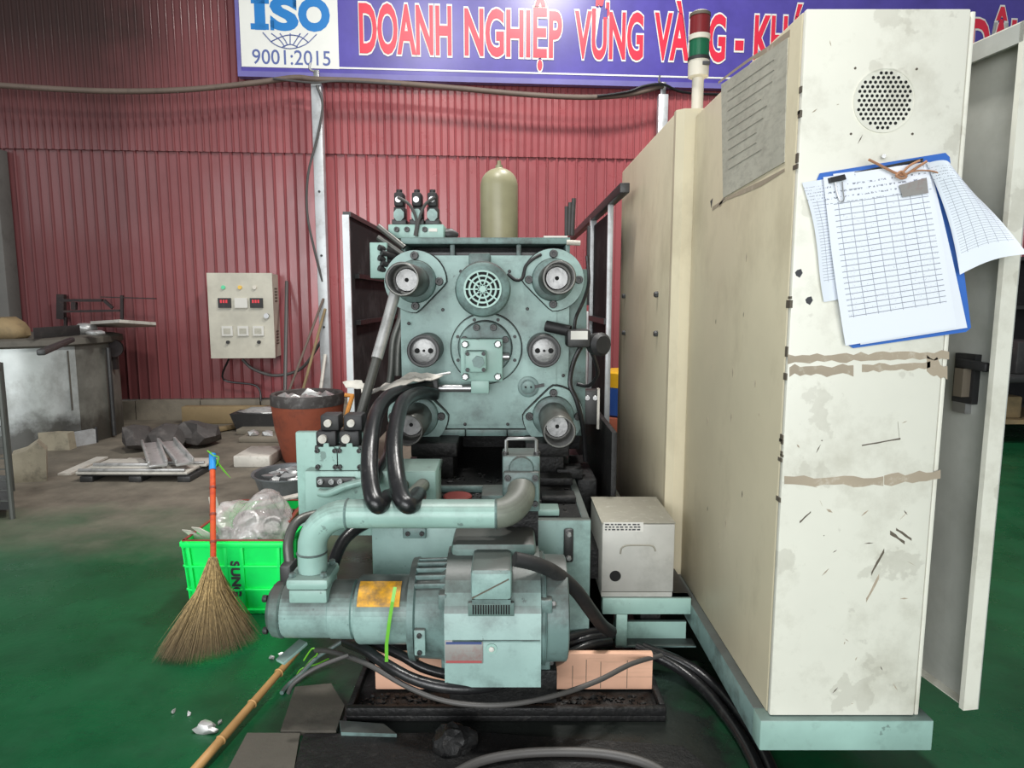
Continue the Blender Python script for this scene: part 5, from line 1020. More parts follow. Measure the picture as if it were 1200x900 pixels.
# base frame under the cabinets
bf = thing('cabinet_base_frame', 'teal steel plinth and shelf bracket carrying the cabinets', 'frame', (0.9, 2.4, 0.145))
zb0, zb1 = 0.145, CZ0
MB().box((0.715, 1.77, zb0), (1.205, 1.83, zb1), 0.004).build('front_channel', TEALL, bf)
MB().box((0.715, 1.83, zb0), (0.775, 4.1, zb1), 0.004).build('side_channel', TEALD, bf)
MB().box((1.14, 1.83, zb0), (1.205, 4.1, zb1), 0.004).build('side_channel', TEALD, bf)
MB().box((0.775, 2.76, zb0), (1.14, 2.82, zb1)).build('cross_channel', TEALD, bf)
for yy in (2.9, 3.9):
    for xx in (0.73, 1.14): MB().box((xx, yy, 0), (xx + 0.06, yy + 0.06, zb0)).build('foot', GREASE, bf)
SY = 2.5
A = at(706, 720, SY); B = at(800, 701, SY)
zs1 = B.z; zs0 = A.z
MB().box((A.x, SY, zs0), (0.715, SY + 0.05, zs1), 0.003).build('shelf_rail', TEALL, bf)
MB().box((A.x, SY + 0.01, zs1 - 0.008), (0.72, 3.0, zs1)).build('shelf_plate', DARKST, bf)
zs2 = at(730, 757, SY).z
p0 = at(722, 740, SY).x; p1 = at(735, 740, SY).x; MB().box((p0, SY - 0.0, zs2), (p1, SY + 0.05, zs0), 0.003).build('shelf_leg', TEALL, bf)
q0 = at(737, 752, SY + .05); q1 = at(800, 730, SY + .05); MB().box((p0, SY + 0.06, q0.z), (0.715, SY + 0.075, q1.z)).build('shelf_web', TEALL, bf)
MB().box((p0, SY, zs2 - 0.006), (0.74, SY + 0.06, zs2)).build('shelf_foot', TEALD, bf)
MB().box((0.54, SY + 0.1, zs2), (0.62, 2.9, zs1 - 0.01)).build('shelf_strut', GREASE, bf)

# junction box on the shelf
jx0, jx1 = at(705, 660, SY + 0.01).x, at(790, 660, SY + 0.01).x; jz1 = at(740, 613, SY + 0.01).z; jy0, jy1 = SY + 0.01, SY + 0.36
jb_ = thing('junction_box', 'grey sheet-steel junction box on the teal shelf beside the cabinets', 'junction box', ((jx0 + jx1) / 2, 2.7, zs1))
MB().box((jx0, jy0 + 0.012, zs1), (jx1, jy1, jz1 - 0.004), 0.003).build('body', JBOX, jb_)
MB().box((jx0 - 0.002, jy0 + 0.004, jz1 - 0.004), (jx1 + 0.002, jy1, jz1), 0.001).build('lid', JTOP, jb_)
fc = MB().box((jx0 + 0.001, jy0, zs1 + 0.022), (jx1 - 0.001, jy0 + 0.012, jz1 - 0.006), 0.003).build('front_cover', JBOX, jb_)
MB().box((jx0 + 0.002, jy0 + 0.003, zs1), (jx1 - 0.004, jy0 + 0.012, zs1 + 0.019)).build('sill_strip', JBOX, jb_)
J2 = lambda px, py: at(px, py, jy0)
MB().cyl(J2(721, 675) + Y * 0.001, J2(721, 675) - Y * 0.0015, 0.022, seg=24).build('knockout_hole', VOID, fc)
pts = [J2(x_, y_) for x_, y_ in ((727, 649), (728, 643), (732, 640), (738, 639), (760, 639), (766, 641), (768, 646))]
MB().tube([p + Y * 0.001 for p in pts], 0.004, 8, 3).build('pull_recess', JTOP, fc)
lp = MB().box((J2(707, 623).x, jy0 - 0.0015, J2(707, 623).z), (J2(754, 612).x, jy0, J2(754, 612).z)).build('label_plate', LABELW, fc)
for rr, yy in enumerate((614.5, 617.5, 620.5)):
    xx = 709
    while xx < 750:
        L = R.uniform(2, 5); A = J2(xx, yy + 0.8); B = J2(xx + L, yy - 0.8); MB().box((A.x, jy0 - 0.0022, A.z), (B.x, jy0 - 0.0015, B.z)).build('print_mark', INK, lp); xx += L + R.uniform(0.8, 2.2)

# ------------------------------------------------------------------ clipboard with papers on the cabinet front
CF = CY0
cbd = thing('clipboard', 'blue clipboard hanging crookedly on the cabinet front under the vent', 'clipboard', at(1065, 408, CF))
P4 = lambda L, y: [at(a_, b_, y) for a_, b_ in L]
MB().prism(P4([(961, 203), (1108, 179), (1113, 184), (1138, 384), (1132, 389), (1000, 408), (994, 404), (958, 210)], CF - 0.008), (0, 0.004, 0)).build('board', BLUEB, cbd)
yb = CF - 0.016
MB().bar(at(1001, 203, yb), at(1081, 187, yb), 0.008, 0.006, 0.001).build('clip_bar', DARKST, cbd)
MB().tube(P4([(1001, 204), (1003, 214), (1060, 204), (1082, 200), (1080, 188)], yb - 0.006), 0.0035, 8, 1).build('clip_lever', DARKST, cbd)
MB().cyl(at(1036, 183, CF), at(1036, 183, CF - 0.02), 0.005, seg=10).build('hanging_screw', STEEL, cbd)
def paper(name, corners, mat, label, bend, nu=14, nv=18, group='papers on the clipboard'):
    """corners: top-left, top-right, bottom-right, bottom-left in the cabinet-front plane; bend(u, v) -> displacement vector"""
    mb = MB(); mb.uv = []
    for side in (0, 1):
        for j in range(nv + 1):
            for i in range(nu + 1):
                u, v = i / nu, j / nv; t = corners[0].lerp(corners[1], u); b_ = corners[3].lerp(corners[2], u); p = t.lerp(b_, v) + bend(u, v) + Y * (0.0006 * side)
                mb.v.append(p); mb.uv.append((u, 1 - v))
    n = (nu + 1) * (nv + 1)
    for j in range(nv):
        for i in range(nu):
            a_ = j * (nu + 1) + i; q = (a_, a_ + 1, a_ + nu + 2, a_ + nu + 1); mb.f.append(q); mb.f.append(tuple(n + k for k in reversed(q)))
    rim = [i for i in range(nu + 1)] + [(j + 1) * (nu + 1) - 1 for j in range(1, nv + 1)] + [nv * (nu + 1) + i for i in range(nu - 1, -1, -1)] + [j * (nu + 1) for j in range(nv - 1, 0, -1)]
    for k in range(len(rim)): a_, b_ = rim[k], rim[(k + 1) % len(rim)]; mb.f.append((a_, n + a_, n + b_, b_))
    return tag(mb.build(name, mat, smooth=60), label, 'paper', group)
yp = CF - 0.012
paper('paper_form', P4([(940, 214), (1000, 205), (1020, 345), (968, 354)], yp), FORM2, 'narrow back form peeking out beside the clipboard', lambda u, v: Vector((0.006 * math.sin(v * 5) - 0.0, -0.006 * math.sin(v * PI), 0)))
paper('paper_form', P4([(976, 204), (1088, 190), (1133, 384), (1008, 404)], yp - 0.004), PAPER, 'white form lying under the ruled top form', lambda u, v: Vector((0, -0.002 - 0.004 * math.sin(v * PI), 0)))
paper('paper_form', P4([(964, 208), (1086, 190), (1120, 384), (990, 405)], yp - 0.009), FORM, 'large ruled top form filled with table lines on the clipboard', lambda u, v: Vector((-0.008 * math.sin(v * PI) * (1 - u), -0.004 - 0.008 * math.sin(v * PI) * (0.4 + 0.6 * (1 - u)), 0)), 18, 24)
def curl(u, v): return Vector((0.012 * math.sin(v * PI), -0.01 - 0.065 * u * v - 0.03 * math.sin(u * PI) * (1 - v), 0.012 * math.sin(u * PI)))
paper('paper_form', P4([(1083, 192), (1112, 204), (1178, 300), (1122, 322)], yp - 0.014), FORM2, 'curled form lifting off the clipboard towards the open door', curl, 16, 16)
# binder clip, photo slip, twine
bc = thing('binder_clip', 'small black binder clip on the upper corner of the form', 'binder clip', at(982, 215, yp - 0.02))
MB().prism(P4([(973, 208), (990, 204), (992, 210), (974, 214)], yp - 0.028), (0, 0.02, 0)).build('jaw', BLACKM, bc)
MB().tube(P4([(979, 214), (981, 226), (985, 236), (989, 234), (988, 224), (987, 213)], yp - 0.026), 0.0016, 6, 4).build('wire_handle', STEEL, bc)
tag(MB().prism(P4([(1054, 217), (1086, 208), (1088, 226), (1058, 231)], yp - 0.025), (0, 0.002, 0)).build('photo_slip', LABELG), 'small blue-grey slip clipped at the top of the form', 'slip', None)
tag(MB().tube(P4([(1018, 187), (1030, 193), (1050, 203), (1060, 205), (1075, 196), (1086, 189)], yp - 0.03) , 0.0032, 7).tube(P4([(1056, 206), (1075, 200), (1098, 202), (1116, 214)], yp - 0.034), 0.002, 6).tube(P4([(1050, 206), (1056, 201), (1062, 207), (1056, 209), (1050, 206)], yp - 0.036), 0.0032, 6).tube(P4([(1056, 204), (1066, 194), (1078, 188)], yp - 0.032), 0.003, 6).build('twine_tie', TWINE), 'knotted brown twine tied through the clipboard clip', 'twine')

# ================================================================== GREEN CRATE, BAG, BROOM
p = onz(226, 719); gx0 = p.x; gy0 = p.y; gx1 = gx0 + 0.42; gy1 = gy0 + 0.58; gz1 = at(219, 632, gy0).z
crt = thing('plastic_crate', 'bright green plastic crate of scrap behind the straw broom', 'crate', ((gx0 + gx1) / 2, (gy0 + gy1) / 2, 0))
t_ = 0.012; fl_ = 0.02                                    # walls flare outwards to the top
def cpt(fx, fy, z):
    s = fl_ * z / gz1; return Vector((gx0 - s + (gx1 - gx0 + 2 * s) * fx, gy0 - s + (gy1 - gy0 + 2 * s) * fy, z))
def cwall(a_, b_, inn, name):
    A0, B0, A1, B1 = cpt(*a_, 0.0), cpt(*b_, 0.0), cpt(*a_, gz1), cpt(*b_, gz1); d = Vector(inn) * t_
    return MB().prism([A0, B0, B1, A1], d).build(name, CRATEG, crt)
walls = {}
for key, a_, b_, inn in (('front', (0, 0), (1, 0), (0, 1, 0)), ('back', (0, 1), (1, 1), (0, -1, 0)), ('l', (0, 0), (0, 1), (1, 0, 0)), ('r', (1, 0), (1, 1), (-1, 0, 0))):
    wl = cwall(a_, b_, inn, 'crate_wall'); out_ = -Vector(inn) * 0.012
    for f in (0.06, 0.42, 0.58, 0.94) if key in ('front', 'back') else (0.03, 0.2, 0.36, 0.5, 0.64, 0.8, 0.97):
        A = cpt(a_[0] + (b_[0] - a_[0]) * f, a_[1] + (b_[1] - a_[1]) * f, 0.005); B = cpt(a_[0] + (b_[0] - a_[0]) * f, a_[1] + (b_[1] - a_[1]) * f, gz1 - 0.004)
        MB().bar(A + out_ * 0.5, B + out_ * 0.5, 0.014, 0.012, 0.002, up=out_).build('crate_rib', CRATEG, wl)
    for zf in (0.06, 0.34, 0.66, 0.95):
        MB().bar(cpt(*a_, gz1 * zf) + out_ * 0.5, cpt(*b_, gz1 * zf) + out_ * 0.5, 0.012 if zf < .9 else 0.014, 0.011 if zf < .9 else 0.022, 0.002).build('crate_rib', CRATEG, wl)
    MB().bar(cpt(*a_, gz1) + Vector(inn) * 0.006, cpt(*b_, gz1) + Vector(inn) * 0.006, 0.014, 0.005, 0.001).build('rim_tape', CRATED, wl)
    if key == 'front':
        A = cpt(0.44, 0, 0.02); B = cpt(0.56, 0, gz1 * 0.93); MB().prism([cpt(0.43, 0, 0.02) + out_ * 0.2, cpt(0.57, 0, 0.02) + out_ * 0.2, cpt(0.57, 0, gz1 * 0.93) + out_ * 0.2, cpt(0.43, 0, gz1 * 0.93) + out_ * 0.2], out_ * 0.6).build('name_panel', CRATEG, wl)
        tx_ = MB(); g_ = text_geo('SUNG', 1.0, bold=0.05, extrude=0.001); top = cpt(0.5, 0, gz1 * 0.74) + out_ * 0.85; put_text(tx_, g_, top - X * 0.018, -Z + Vector((0, 0.0, 0)), X, -Y, (0.17, 0.042))
        # follow the flare of the wall
        for v in tx_.v: v.y += (top.z - v.z) * fl_ / gz1
        tx_.build('lettering', INK, wl)
MB().box((gx0, gy0, 0.0), (gx1, gy1, 0.012)).build('crate_floor', CRATEG, crt)
cxm, cym = (gx0 + gx1) / 2, (gy0 + gy1) / 2
# bag: crumpled clear film
b = MB(); bm = bmesh.new(); bmesh.ops.create_icosphere(bm, subdivisions=5, radius=1.0)
for v in bm.verts:
    n_ = mn.fractal(v.co * 1.6, 1.0, 2.0, 3) ; n2 = abs(mn.noise(v.co * 2.3 + Vector((3, 1, 7)))) ; k = 1.04 + 0.1 * n_ - 0.22 * n2
    q = v.co * k; v.co = Vector((cxm + 0.015 + q.x * 0.175, cym - 0.08 + q.y * 0.2, 0.35 + q.z * 0.14 + 0.05 * max(0, q.x * 0.6) * 0 + 0.03 * math.sin(q.x * 5)))
b.addbm(bm); tag(b.build('plastic_bag', BAG, smooth=180), 'crumpled clear plastic bag of metal parts in the green crate', 'bag')
for k, (dx, dy, z_, r_) in enumerate([(-0.07, -0.22, 0.33, 0.05), (0.05, -0.24, 0.335, 0.045), (-0.02, -0.1, 0.36, 0.06), (0.1, -0.1, 0.34, 0.05)]):
    q = Vector((cxm + dx, cym + dy, z_)); t = thing('metal_ring', 'silvery ring-shaped casting inside the clear bag', 'casting', q, 'ring castings in the clear bag')
    MB().lathe([(0, r_), (0.02, r_), (0.022, r_ * 0.8), (0.006, r_ * 0.7), (0.0, r_ * 0.7)], q, Vector((0.2 * (k - 1.5), -0.7, 0.7)), 24, cap=False).build('ring_wall', ALU, t)
    MB().lathe([(0.004, r_ * 0.72), (0.008, r_ * 0.7)], q, Vector((0.2 * (k - 1.5), -0.7, 0.7)), 24).build('web', ALU, t)
fillb = MB(); rr_ = random.Random(5)
for k in range(60): fillb.rock((rr_.uniform(gx0 + .05, gx1 - .05), rr_.uniform(gy0 + .06, gy1 - .05), rr_.uniform(0.22, 0.27)), (.05, .04, .03), 500 + k, 1, .5)
tag(fillb.build('metal_scrap', ALU), 'mixed metal scrap filling the green crate', 'scrap', kind='stuff')
tag(MB().box((gx0 + 0.03, gy0 + 0.03, 0.18), (gx1 - 0.03, gy1 - 0.03, 0.215)).build('cardboard_layer', SLAB), 'dark cardboard layer under the scrap in the green crate', 'cardboard')
q = at(212, 622, gy0 + 0.06); 
for k, lb in enumerate(('white pointed strip sticking out over the crate corner, outer one', 'white pointed strip sticking out over the crate corner, inner one')):
    A = at(213 + k * 11, 621 - k * 3, gy0 + 0.05); B = A + Vector((0.13, 0.05, -0.1)); tag(MB().prism([A, A + Vector((0.035, 0, -0.004)), B + Vector((0.03, 0, 0)), B + Vector((-0.02, 0, -0.03))], (0, 0.008, 0)).build('metal_strip', ALUW), lb, 'strip', 'white strips in the crate')
A = at(300, 592, gy1 - 0.05); B = at(352, 580, gy1 - 0.1); tag(MB().bar(A, B, 0.09, 0.012, 0.003).build('metal_flat', ALUW), 'pale flat plate lying across the far crate rim', 'plate')
A = at(244, 583, gy0 + 0.3); tag(MB().prism([A, A + Vector((0.04, 0, 0)), A + Vector((0.055, 0.02, -0.13)), A + Vector((0.01, 0.02, -0.13))], (0, 0.006, 0)).build('metal_flat', ALUW), 'narrow pale plate standing behind the broom handle in the crate', 'plate')
tag(MB().bar(at(352, 594, gy1 - 0.06), at(338, 612, gy0 + 0.2), 0.02, 0.014, 0.003).build('wooden_strip', CRATED), 'brown wooden strip along the crate side by the pipe', 'strip')
A = at(318, 598, gy1 - 0.08); tag(MB().box(A + Vector((-.1, 0, -.06)), A + Vector((.14, .03, .0)), 0.004).build('red_block', REDCAP), 'dull red block at the far end of the green crate', 'block')
# ---- straw broom leaning on the crate
bs0 = Vector((at(247, 772, 2.5).x, 2.50, 0.0)); hp = at(250, 665, 2.76); tp = at(249, 560, 3.0)
neck = hp; topp = neck + (tp - neck) * 1.22; topp = at(249, 533, topp.y)
br_ = thing('straw_broom', 'straw broom with red handle leaning on the green crate', 'broom', bs0)
MB().tube([neck + (neck - topp) * 0.06, neck.lerp(topp, 0.5), topp], 0.0125, 14, 4).build('handle', REDH, br_)
dirh = (topp - neck).normalized()
MB().cyl(topp - dirh * 0.075, topp + dirh * 0.004, 0.0155, seg=14).build('handle_cap', BLUEC, br_)
for k in range(3): MB().lathe([(0, 0.0135), (0.006, 0.015), (0.012, 0.0135)], neck.lerp(topp, 0.2 + 0.24 * k), dirh, 14, cap=False).build('handle_band', CRATED, br_)
foot_l = onz(183, 772); foot_r = onz(307, 752); foot_m = onz(236, 777)
lowdir = (Vector((neck.x, 2.5, 0)) - neck)
b = MB(); rr_ = random.Random(9); NS = 1500
for k in range(NS):
    u_ = rr_.random(); v_ = rr_.gauss(0, 1)
    # foot curve: left tip, middle, right tip
    fpt_ = (foot_l * (1 - u_) ** 2 + (foot_m * 2 - (foot_l + foot_r) * 0.5) * (2 * u_ * (1 - u_)) + foot_r * u_ ** 2)
    fpt_ = fpt_ + Vector((rr_.gauss(0, 0.006), v_ * 0.022, abs(rr_.gauss(0, 0.012)) + 0.003)); s0 = neck + Vector(((u_ - .5) * 0.03, rr_.gauss(0, .006), rr_.uniform(-.02, .045)))
    midp = s0.lerp(fpt_, 0.35) + Vector(((-(u_ - .5)) * 0.05, v_ * 0.008, 0)); w_ = 0.0016
    q1 = [s0 - X * w_, s0 + X * w_, midp + X * w_, midp - X * w_]; n0 = len(b.v)
    b.v += [s0 - X * w_, s0 + X * w_, midp + X * w_ * 1.3, midp - X * w_ * 1.3, fpt_, s0 + Y * w_, midp + Y * w_ * 1.3]
    b.f += [(n0, n0 + 1, n0 + 2, n0 + 3), (n0 + 3, n0 + 2, n0 + 4), (n0 + 1, n0 + 5, n0 + 6, n0 + 2), (n0 + 5, n0, n0 + 3, n0 + 6), (n0 + 2, n0 + 6, n0 + 4), (n0 + 6, n0 + 3, n0 + 4)]
b.build('straw_bristles', STRAW, br_, kind='stuff', smooth=0)
MB().lathe([(0, 0.028), (0.03, 0.023), (0.06, 0.017), (0.075, 0.013)], neck - dirh * 0.035, dirh, 18).build('binding', STRAW, br_)
A = at(243, 528, topp.y - 0.01); tag(MB().prism([A, A + Vector((0.02, 0, -0.01)), A + Vector((0.05, 0, -0.06)), A + Vector((0.1, 0, -0.13)), A + Vector((0.07, 0, -0.1)), A + Vector((0.03, 0, -0.045))], (0, 0.003, 0)).tube([A + Vector((0.0, 0, 0.0)), A + Vector((0.03, -.01, -0.02)), A + Vector((0.055, -.01, -0.03)), A + Vector((.045, -.02, -.07))], 0.0025, 6).build('green_ribbon', GREENS), 'light green plastic ribbon tied at the broom handle top', 'ribbon')

# ================================================================== FLOOR BEFORE THE MACHINE
# bamboo stick
A = onz(348, 764, 0.05); B = onz(196, 940, 0.02)
bt = thing('bamboo_stick', 'bamboo stick lying on the green floor by the pump', 'stick', (A.x, A.y, 0))
L = (B - A).length; dirb = (B - A).normalized(); MB().cyl(A, B, 0.0125, 0.0155, seg=14).build('cane', BAMBOO, bt)
for f in (0.18, 0.42, 0.66, 0.88): MB().lathe([(0, 0.0135), (0.004, 0.0175), (0.008, 0.0145)], A.lerp(B, f), dirb, 14, cap=False).build('node', BAMBOO, bt)
# timber beam under the bed
p0 = onz(440, 808, 0.03); yk = p0.y; xa = p0.x; xb = at(765, 780, yk).x; zk = at(700, 766, yk).z
tb_ = thing('timber_beam', 'raw pink timber beam on edge under the motor', 'beam', ((xa + xb) / 2, yk, 0.03))
MB().box((xa, yk, 0.03), (xb, yk + 0.025, zk), 0.003).build('beam', PINK, tb_)
for px in (671, 687, 704, 735): q = at(px, 785, yk); MB().box((q.x - 0.0012, yk - 0.0006, 0.035), (q.x + 0.0012, yk + 0.001, zk - R.uniform(0.0, 0.05))).build('saw_crack', SCUFF, tb_)
# oil drip tray
ty0 = onz(560, 846, 0.0).y; tx0, tx1 = onz(408, 840).x, onz(778, 838).x
dt = thing('drip_tray', 'black oil-soaked drip tray under the motor', 'tray', (0, ty0, 0))
MB().box((tx0, ty0, 0.0), (tx1, yk + 0.3, 0.022), 0.004).build('tray_floor', GREASE, dt)
MB().box((tx0, ty0, 0.02), (tx1, ty0 + 0.025, 0.05), 0.006).build('tray_lip', GREASE, dt)
for xx in (tx0, tx1 - 0.02): MB().box((xx, ty0 + 0.025, 0.02), (xx + 0.02, yk + 0.3, 0.05), 0.004).build('tray_lip', GREASE, dt)
b = MB(); rr_ = random.Random(21)
for k in range(220): b.rock((rr_.uniform(tx0 + .03, tx1 - .03), rr_.uniform(ty0 + 0.03, yk - 0.02), 0.026), (rr_.uniform(.004, .014),) * 2 + (rr_.uniform(.003, .008),), 700 + k, 1, .5)
tag(b.build('metal_swarf', GREASE), 'dark metal swarf scattered in the oily tray', 'swarf', kind='stuff')
# boards on the floor at the left of the tray
def slab(pts, h, name, label, mat=SLAB, cat='board'): return tag(MB().prism([onz(a_, b_) for a_, b_ in pts], (0, 0, h)).build(name, mat), label, cat, 'floor boards by the tray')
slab([(346, 810), (388, 806), (404, 832), (394, 862), (329, 862)], 0.018, 'floor_board', 'grey oil-stained board with dark patches beside the tray')  # dark patches are random noise from the board material
slab([(290, 864), (352, 864), (345, 905), (255, 930)], 0.016, 'floor_board', 'grey board nearest the camera beside the bamboo stick')
slab([(356, 864), (560, 862), (800, 878), (900, 960), (330, 960)], 0.012, 'floor_mat', 'black oil-soaked mat at the bottom of the picture', GREASE, 'mat')
slab([(398, 852), (450, 856), (465, 868), (400, 866)], 0.024, 'green_strip', 'dark green strip lying before the tray', TEALD, 'strip')
p = onz(532, 886); tag(MB().rock(p + Vector((0, 0.03, 0.035)), (0.062, 0.05, 0.045), 77, 3, .35, True).build('slag_lump', GREASE, smooth=25), 'black slag lump on the oily mat', 'slag')
p = onz(243, 857); tag(MB().rock(p + Vector((0, 0, 0.012)), (0.035, 0.018, 0.014), 81, 2, .6).build('aluminium_splash', ALU), 'bright aluminium splash on the green floor by the bamboo', 'scrap')
for k, (px, py, lb) in enumerate([(318, 772, 'white chip under the pump end, outermost'), (330, 768, 'grey chip under the pump end by the teal bracket'), (222, 838, 'tiny pale chip on the green floor near the splash'), (203, 836, 'tiny pale chip on the green floor, farthest from the bamboo'), (258, 848, 'tiny bright chip just beside the aluminium splash'), (334, 778, 'small pale chip beside the bamboo end')]):
    p = onz(px, py); tag(MB().rock(p + Z * 0.006, (0.012 if k < 2 else 0.007, 0.01, 0.008), 90 + k, 1, .5).build('metal_chip', ALU), lb, 'chip', 'metal chips on the floor')
# hoses and cables on the floor
def fl_cable(pts, r_, mat, label, name='floor_hose', cat='hose', group=None): return tag(MB().tube(pts, r_, 12, 6).build(name, mat), label, cat, group)
fl_cable([at(715, 752, 2.42), at(690, 757, 2.36), at(664, 768, 2.3), at(625, 788, 2.1), at(575, 804, 2.0), at(530, 806, 1.97), at(488, 797, 1.98), at(455, 780, 2.02), at(428, 762, 2.1), at(405, 752, 2.2)], 0.018, BLACK, 'thick black hose looping lowest under the motor')
fl_cable([at(716, 745, 2.44), at(690, 748, 2.4), at(660, 757, 2.36), at(600, 780, 2.15), at(545, 792, 2.06), at(500, 784, 2.05), at(470, 768, 2.08), at(440, 755, 2.14), at(415, 745, 2.24)], 0.016, BLACK, 'black hose under the motor just above the thick one')
fl_cable([at(716, 738, 2.46), at(690, 741, 2.42), at(664, 748, 2.38), at(640, 756, 2.36)], 0.016, BLACK, 'upper black hose running from the shelf behind the motor')
fl_cable([at(775, 768, 2.3), at(740, 778, 2.2), at(700, 798, 2.08), at(650, 815, 2.0), at(590, 826, 1.95), at(530, 823, 1.95), at(480, 806, 1.97), at(430, 778, 2.04), at(390, 764, 2.14), at(370, 762, 2.2)], 0.0085, CABLEG, 'thin grey cable drooping across the pink timber beam', 'floor_cable', 'cable')
fl_cable([at(408, 768, 2.06), at(370, 783, 2.02), at(345, 800, 2.0), at(338, 812, 2.0)], 0.007, CABLEG, 'thin grey cable trailing beside the bamboo end', 'floor_cable', 'cable')
fl_cable([onz(400, 752, .1), onz(372, 770, .06), onz(352, 790, .03), onz(338, 802, .012), onz(330, 812, .01)], 0.008, TEALD, 'dull green cable lying beside the bamboo end', 'floor_cable', 'cable')
for k, (o1_, lb) in enumerate([(0, 'outer black cable running under the cabinet plinth'), (8, 'inner black cable running under the cabinet plinth')]):
    fl_cable([onz(745 + o1_, 758, .1), onz(790 + o1_ * 2, 780, .06), onz(825 + o1_ * 2, 808, .03), onz(858 + o1_ * 2, 848, .025), onz(880 + o1_ * 2, 884, .025), onz(900 + o1_ * 2, 930, .025)], 0.02, BLACK, lb, 'floor_cable', 'cable')
fl_cable([onz(520, 915, .03), onz(560, 893, .03), onz(610, 883, .03), onz(670, 881, .03), onz(720, 885, .03), onz(765, 898, .03), onz(800, 925, .03)], 0.014, CABLEG, 'grey hose arching along the bottom edge of the picture')
# green strapping hanging over the coupling
A = at(462, 690, 2.0); strap = [at(463, 688, 2.035), at(460, 705, 2.02), at(456, 730, 2.015), at(453, 755, 2.015), at(453, 775, 2.015), at(455, 792, 2.01)]
b = MB()
for k in range(len(strap) - 1): b.bar(strap[k], strap[k + 1] + (strap[k + 1] - strap[k]) * 0.02, 0.011, 0.0015, up=(0, -1, 0.1))
tag(b.build('plastic_strap', GREENS), 'bright green plastic strap hanging over the pump coupling', 'strap')
fl_cable([onz(352, 790, .02), onz(362, 776, .04), onz(372, 766, .08), onz(366, 760, .1), onz(356, 774, .05)], 0.003, GREENS, 'loose green twine tangled by the bamboo end', 'green_twine', 'twine')
fl_cable([onz(385, 772, .02), onz(372, 778, .03), onz(352, 785, .02), onz(344, 803, .01)], 0.003, GREENS, 'loose green twine trailing off the dull green cable', 'green_twine', 'twine')

# ================================================================== LOOSE THINGS ON THE MACHINE
A, B = at(464, 342, 2.92), at(426, 474, 2.75); b = MB(); b.tube([A, A.lerp(B, .5), B, A.lerp(B, 1.25)], 0.02, 12, 3); st_ = thing('stirring_rod', 'aluminium-crusted steel rod leaning from the upper tie bar', 'rod', A.lerp(B, 1.25))
b.build('shaft', SLEEVE, st_); MB().tube([A + Vector((0.001, -.002, 0.01)), A.lerp(B, .28), A.lerp(B, .6)], 0.024, 12, 3).build('metal_crust', ALU, st_)
fo = thing('crumpled_foil', 'crumpled pale aluminium sheet lying over the black hoses', 'foil', at(470, 460, 2.85))
def foil_grid(cs, seed, amp, nu=12, nv=6):
    mb = MB()
    for side in (0, 1):
        for j in range(nv + 1):
            for i in range(nu + 1):
                u, v = i / nu, j / nv; p = cs[0].lerp(cs[1], u).lerp(cs[3].lerp(cs[2], u), v); n_ = mn.fractal(p * 16 + Vector((seed, 0, 0)), 1.0, 2.0, 4)
                mb.v.append(p + Vector((0.3 * n_ * amp, n_ * amp, n_ * amp * 0.8 + side * 0.003)))
    n = (nu + 1) * (nv + 1)
    for j in range(nv):
        for i in range(nu): a_ = j * (nu + 1) + i; q = (a_, a_ + 1, a_ + nu + 2, a_ + nu + 1); mb.f.append(q); mb.f.append(tuple(n + k for k in reversed(q)))
    return mb
foil_grid([at(447, 454, 2.93), at(480, 437, 3.0), at(520, 440, 3.0), at(428, 464, 2.78)], 1, 0.022).build('sheet', ALUW, fo, smooth=0)
foil_grid([at(401, 449, 2.86), at(424, 446, 2.86), at(428, 455, 2.84), at(405, 456, 2.84)], 3, 0.01, 6, 3).build('torn_end', ALUW, fo, smooth=0)
foil_grid([at(420, 448, 2.86), at(430, 452, 2.86), at(434, 464, 2.82), at(424, 463, 2.82)], 5, 0.008, 4, 3).build('torn_end', ALUW, fo, smooth=0)
MB().tube([at(505, 441, 3.0), at(516, 439, 3.0), at(528, 437, 3.0)], 0.006, 6).build('wire_end', ALU, fo)
A, B = at(413, 464, 2.62), at(402, 500, 2.56); os_ = thing('hooked_stick', 'orange-brown hooked stick behind the black solenoids', 'stick', B)
MB().cyl(A, B, 0.009, seg=8).build('shaft', ORANGE, os_); MB().cyl(A + Vector((0.006, 0, 0)), A + Vector((-0.03, 0, 0.004)), 0.008, seg=8).build('hook', ORANGE, os_)
A = at(402, 497, 2.64); tag(MB().box(A, A + Vector((0.07, 0.03, 0.03)), 0.003).build('white_tag', LABELW), 'small white tag behind the black solenoids', 'tag')

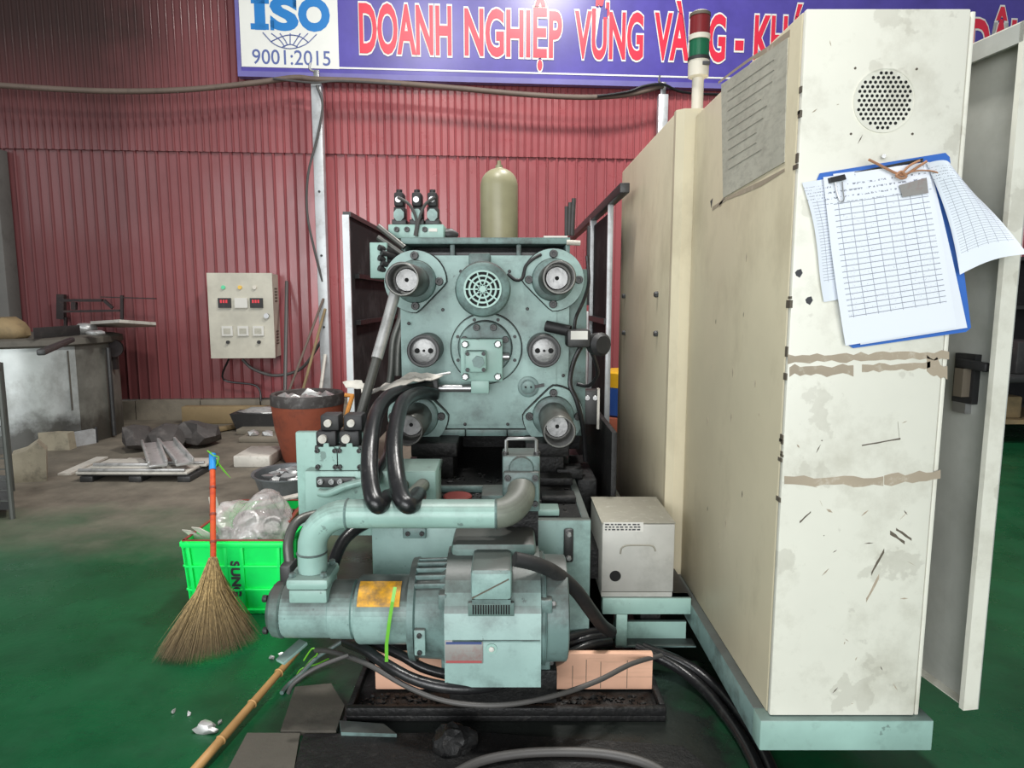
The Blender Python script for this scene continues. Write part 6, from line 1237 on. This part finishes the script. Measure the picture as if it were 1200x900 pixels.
# ================================================================== BEYOND THE CABINETS
# drum and goods seen through the gap beside the guard window
p = at(722, 440, 6.4); dr_ = thing('oil_drum', 'blue drum with yellow top seen beside the guard window', 'drum', (p.x + 0.12, 6.6, 0))
zt4 = at(722, 455, 6.4).z; ztb = at(722, 436, 6.4).z; zbb = at(722, 490, 6.4).z
MB().lathe([(zbb, 0.2), (zbb + 0.02, 0.22), (zt4, 0.22)], (p.x + 0.12, 6.6, 0), Z, 32).build('body', BLUED, dr_)
MB().lathe([(zt4, 0.221), (ztb - 0.02, 0.221), (ztb, 0.2)], (p.x + 0.12, 6.6, 0), Z, 32).build('yellow_top', YELB, dr_)
tag(MB().box((p.x - 0.15, 6.4, 0), (p.x + 0.45, 7.0, zbb), 0.01).build('wooden_case', RUST), 'rusty case standing under the blue drum', 'case')
p = at(683, 370, 7.2); tag(MB().box((p.x - 0.05, 7.2, 0), (p.x + 0.03, 7.3, at(683, 340, 7.2).z), 0.005).build('timber_post', PLANK), 'pale timber post behind the machine platen', 'post')
tag(MB().box((p.x + 0.04, 7.25, 0), (p.x + 0.3, 7.4, at(690, 365, 7.2).z), 0.01).build('storage_bin', GALV), 'light grey bin behind the machine platen', 'bin')
# bench and dark shed stores at the far right
rb = thing('work_bench', 'dark loaded work bench at the far right beyond the open door', 'bench', (5.2, 6.9, 0))
MB().box((4.2, 6.4, 0.62), (6.6, 7.4, 0.68), 0.01).build('bench_top', DARKST, rb)
for xx in (4.25, 6.5):
    for yy in (6.45, 7.3): MB().box((xx, yy, 0), (xx + 0.06, yy + 0.06, 0.62)).build('leg', DARKST, rb)
MB().box((4.3, 6.5, 0.2), (6.5, 7.3, 0.24)).build('lower_shelf', PLANK, rb)
st2 = thing('storage_rack', 'dark storage rack against the red wall at the far right', 'rack', (5.3, 7.9, 0))
for xx in (4.0, 5.3, 6.9):
    for yy in (7.75, 8.3): MB().box((xx, yy, 0), (xx + 0.05, yy + 0.05, 1.9)).build('upright', DARKST, st2)
for zz in (0.1, 0.7, 1.3, 1.85): MB().box((4.0, 7.75, zz), (6.95, 8.35, zz + 0.04)).build('shelf', DARKST, st2)
MB().box((4.0, 8.33, 0.1), (6.95, 8.36, 1.9)).build('back_panel', BLACKM, st2)
for k, (x_, z_, w_, h_, mt, lb) in enumerate([(4.3, 0.68, .5, .25, GREASE, 'black grimy casting on the far work bench'), (5.0, 0.68, .4, .32, DARKST, 'dark steel box on the far work bench'), (4.5, 0.24, .6, .22, PLANK, 'tan carton on the lower bench shelf')]):
    tag(MB().box((x_, 6.6, z_), (x_ + w_, 7.1, z_ + h_), 0.02).build('stored_block', mt), lb, 'block')
for o in scn.objects:
    if '_base' in o: del o['_base']
